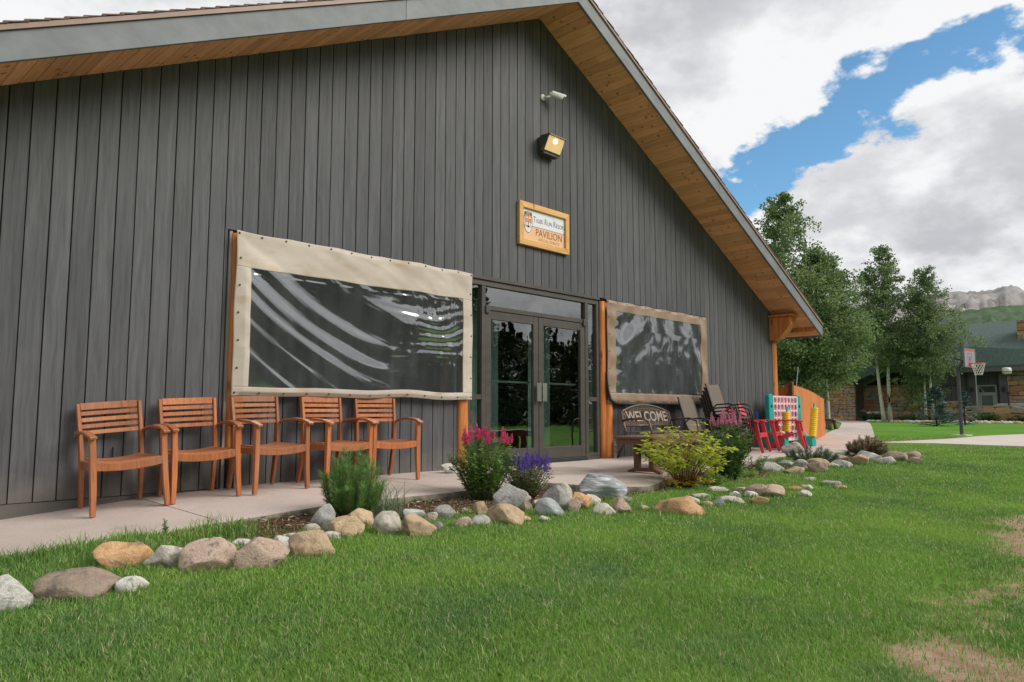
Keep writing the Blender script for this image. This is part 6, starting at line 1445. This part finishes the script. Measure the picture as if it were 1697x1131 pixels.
    MB().beam((-.07, .50, 2.60), (-.07, .18, 2.18), .05, .09, (1, 0, 0)).build('brace', wf, d)
    for q in (6.13, 4.16): MB().box2(L_(61.5, q - .10, 2.25), L_(61.69, q + .10, 2.55)).build('wall_sconce', M['black'], ld)
    MB().box2(L_(61.55, 5.98, .75), L_(61.69, 6.2, 1.25)).build('meter_box', gr, ld); 
    MB().tube([L_(61.4, 6.42, 3.9), L_(61.4, 6.42, 1.5), L_(61.3, 6.35, 1.1)], .06, 8).build('downspout', dg, ld, smooth=True)
    stonework(ld, L_(61.9, -2.0, g0), (0, 1, 0), 5.9, 3.9, .62, .36, .4, (-1, 0, 0))
    # green roof: wide slope to the eave, hipped toward the left
    r = MB(); r.v = [L_(60.9, 6.9, 3.88), L_(60.9, -8, 3.88), L_(69, -8, 8.2), L_(66.5, 8.6, 7.5), L_(62.2, 9.4, 5.75), L_(61.2, 7.0, 4.05), L_(60.9, 6.9, 4.08), L_(60.9, -8, 4.08), L_(69, -8, 8.42), L_(66.5, 8.6, 7.72), L_(62.2, 9.4, 5.95)]
    r.f = [(6, 10, 9, 8, 7), (0, 1, 2, 3, 4), (0, 6, 7, 1), (4, 10, 6, 0), (3, 9, 10, 4), (2, 8, 9, 3), (1, 7, 8, 2)]; rf = r.build('roof', green, ld)
    # shingle courses show as fine steps across the slope
    for k in range(1, 17):
        t = k / 17; a = Vector(r.v[6]).lerp(Vector(r.v[10 if False else 9]), t); b = Vector(r.v[7]).lerp(Vector(r.v[8]), t); MB().beam(a + Vector((0, 0, .012)), b + Vector((0, 0, .012)), .16, .03, (-.45, 0, 1)).build('shingle_course', green, rf)
    MB().box2(L_(60.84, -8, 3.66), L_(60.899, 6.95, 3.94)).build('eave_board', pm('lodge_fascia', (.13, .12, .11), rough=.7), ld); MB().beam(L_(60.85, 6.98, 3.78), L_(62.15, 9.5, 5.72), .06, .28).build('rake_board', pm('lodge_rake', (.13, .12, .11), rough=.7), ld)
    MB().box2(L_(60.9, -7.9, 3.62), L_(62.0, 6.8, 3.66)).build('eave_soffit', gd, ld)
    # wide stone chimney breast
    ch_ = stonework(ld, L_(63.2, -1.2, 3.9), (0, 1, 0), 4.55, 3.55, .72, .30, 1.2, (-1, 0, 0), 'chimney'); 
    MB().box2(L_(62.9, 2.6, 4.5), L_(63.3, 3.45, 4.62)).build('flashing', M['steel'], ld, (0, 0, 0))
    # low terrace wall with a stone cap
    tw = empty('terrace_wall', (58.6, 2.5, float(G(58.6, 2.5))), 0, 'low fieldstone terrace wall in front of the lodge door', 'wall')
    stonework(tw, (0, -6, -.1), (0, 1, 0), 9.75, 1.2, .80, .42, .4, (-1, 0, 0)); MB().box2((-.06, -6, 1.10), (.46, 3.76, 1.17)).build('cap', pm('cap_stone', (.30, .22, .16), (.40, .31, .23), (3, 3, 3), .9, .3), tw, bevel=.01)
    # its return, running back left of the door
    tr = empty('terrace_wall', (58.6, 6.4, float(G(58.6, 6.4))), 0, 'fieldstone wall behind the spruces, left of the lodge door', 'wall'); stonework(tr, (.4, -.1, -.1), (0, 1, 0), 3.1, 1.55, .70, .40, .4, (-1, 0, 0)); MB().box2((.34, -.1, 1.45), (.85, 3.0, 1.52)).build('cap', pm('cap_stone_b', (.30, .22, .16), (.40, .31, .23), (3, 3, 3), .9, .3), tr)
    # lamp post with a pale globe
    lp = empty('lamp_post', (59.2, 3.46, float(G(59.2, 3.46))), 0, 'black lamp post with a pale globe on the lodge terrace', 'street lamp'); MB().tube([(0, 0, 0), (0, 0, 1.0), (0, 0, 3.35)], [.07, .05, .045], 8).build('post', M['black'], lp, smooth=True); MB().lathe([(.05, 1.95), (.12, 2.0), (.12, 2.15), (.05, 2.2)], n=8).build('collar', M['black'], lp)
    MB().lathe([(.10, 3.33), (.26, 3.38), (.29, 3.50), (.30, 3.66), (.24, 3.80), (.0, 3.83)], n=18).build('globe', pm('globe_white', (.62, .61, .57), rough=.3), lp, smooth=True); MB().lathe([(.302, 3.50), (.305, 3.50), (.305, 3.53), (.302, 3.53)], n=18).build('globe_band', M['bronze'], lp)
    # covered spa on the terrace
    sp = empty('covered_tub', (60.4, 3.1, 0.55), 0, 'grey tarpaulin-covered tub on the terrace behind the lamp post', 'tub'); MB().prism([(-1.4, 0), (1.4, 0), (1.4, .62), (1.15, .78), (-.9, .80), (-1.3, .66)], 0, -.6, .6).build('cover', pm('tarp_grey', (.34, .33, .31), (.42, .41, .39), (3, 3, 3), .6, .3), sp, bevel=.05)
    MB().box2((-.7, -1.5, -.5), (.7, 1.5, -.002)).build('base', gd, sp)
build_lodge()
# row of pale stones edging the far bed, each one laid singly
fs = [RM['white'], RM['pale'], RM['tan']]
base = []
for k in range(6):
    bm = bmesh.new(); bmesh.ops.create_icosphere(bm, subdivisions=2, radius=1)
    for v in bm.verts: v.co *= 1 + .25 * noise.noise(v.co * 1.3 + Vector((k * 9, 0, 0)))
    me = bpy.data.meshes.new('edging_stone'); bm.to_mesh(me); bm.free(); me.materials.append(fs[k % 3]); me.polygons.foreach_set('use_smooth', [True] * len(me.polygons)); base.append(me)
line = [(58.0, 12.4), (57.0, 10.8), (56.2, 8.8), (55.8, 6.6), (56.2, 4.6), (57.2, 3.0), (57.4, 0.5)]
for k in range(74):
    t = k / 73 * (len(line) - 1); i = min(int(t), len(line) - 2); f = t - i; x = line[i][0] * (1 - f) + line[i + 1][0] * f; y = line[i][1] * (1 - f) + line[i + 1][1] * f
    o = link('edging_stone', random.choice(base), None, (x + random.gauss(0, .12), y, float(G(x, y)) + .03), (random.gauss(0, .2), random.gauss(0, .2), random.random() * 6)); o.scale = (random.uniform(.13, .24), random.uniform(.12, .22), random.uniform(.09, .17))
    tag(o, 'pale stone in the long row edging the lodge flower bed', 'rock', 'stones edging the lodge flower bed')
lf = leafmat('far_bed_leaf', (.05, .11, .03), (.11, .19, .06)); wp = leafmat('petal_white', (.66, .66, .62), (.76, .76, .72), .2)
for x, y, h, s, lab, sp in ((58.6, 12.0, .75, .8, 'leafy bush with white daisies at the foot of the stone wall', ((wp,), 16, .10, .09)), (58.4, 9.6, .55, 1.0, 'low green planting beneath the leaning aspen', None), (57.6, 7.2, .6, .9, 'low green planting behind the small spruce seedling', None), (58.0, 4.6, .75, .9, 'green planting in front of the terrace wall', None), (58.2, 2.8, .55, .8, 'small green clump at the terrace wall below the lamp post', None), (59.4, 12.9, .9, .6, 'pinkish flowering bush in the corner by the green downspout', ((leafmat('petal_dusky', (.42, .16, .22), (.5, .25, .3), .2),), 14, .14, .07))):
    herb('bed_plant', x, y, lab, 60, h, s, (.16, .04), sp, lf, M['stem'], .1, 26)
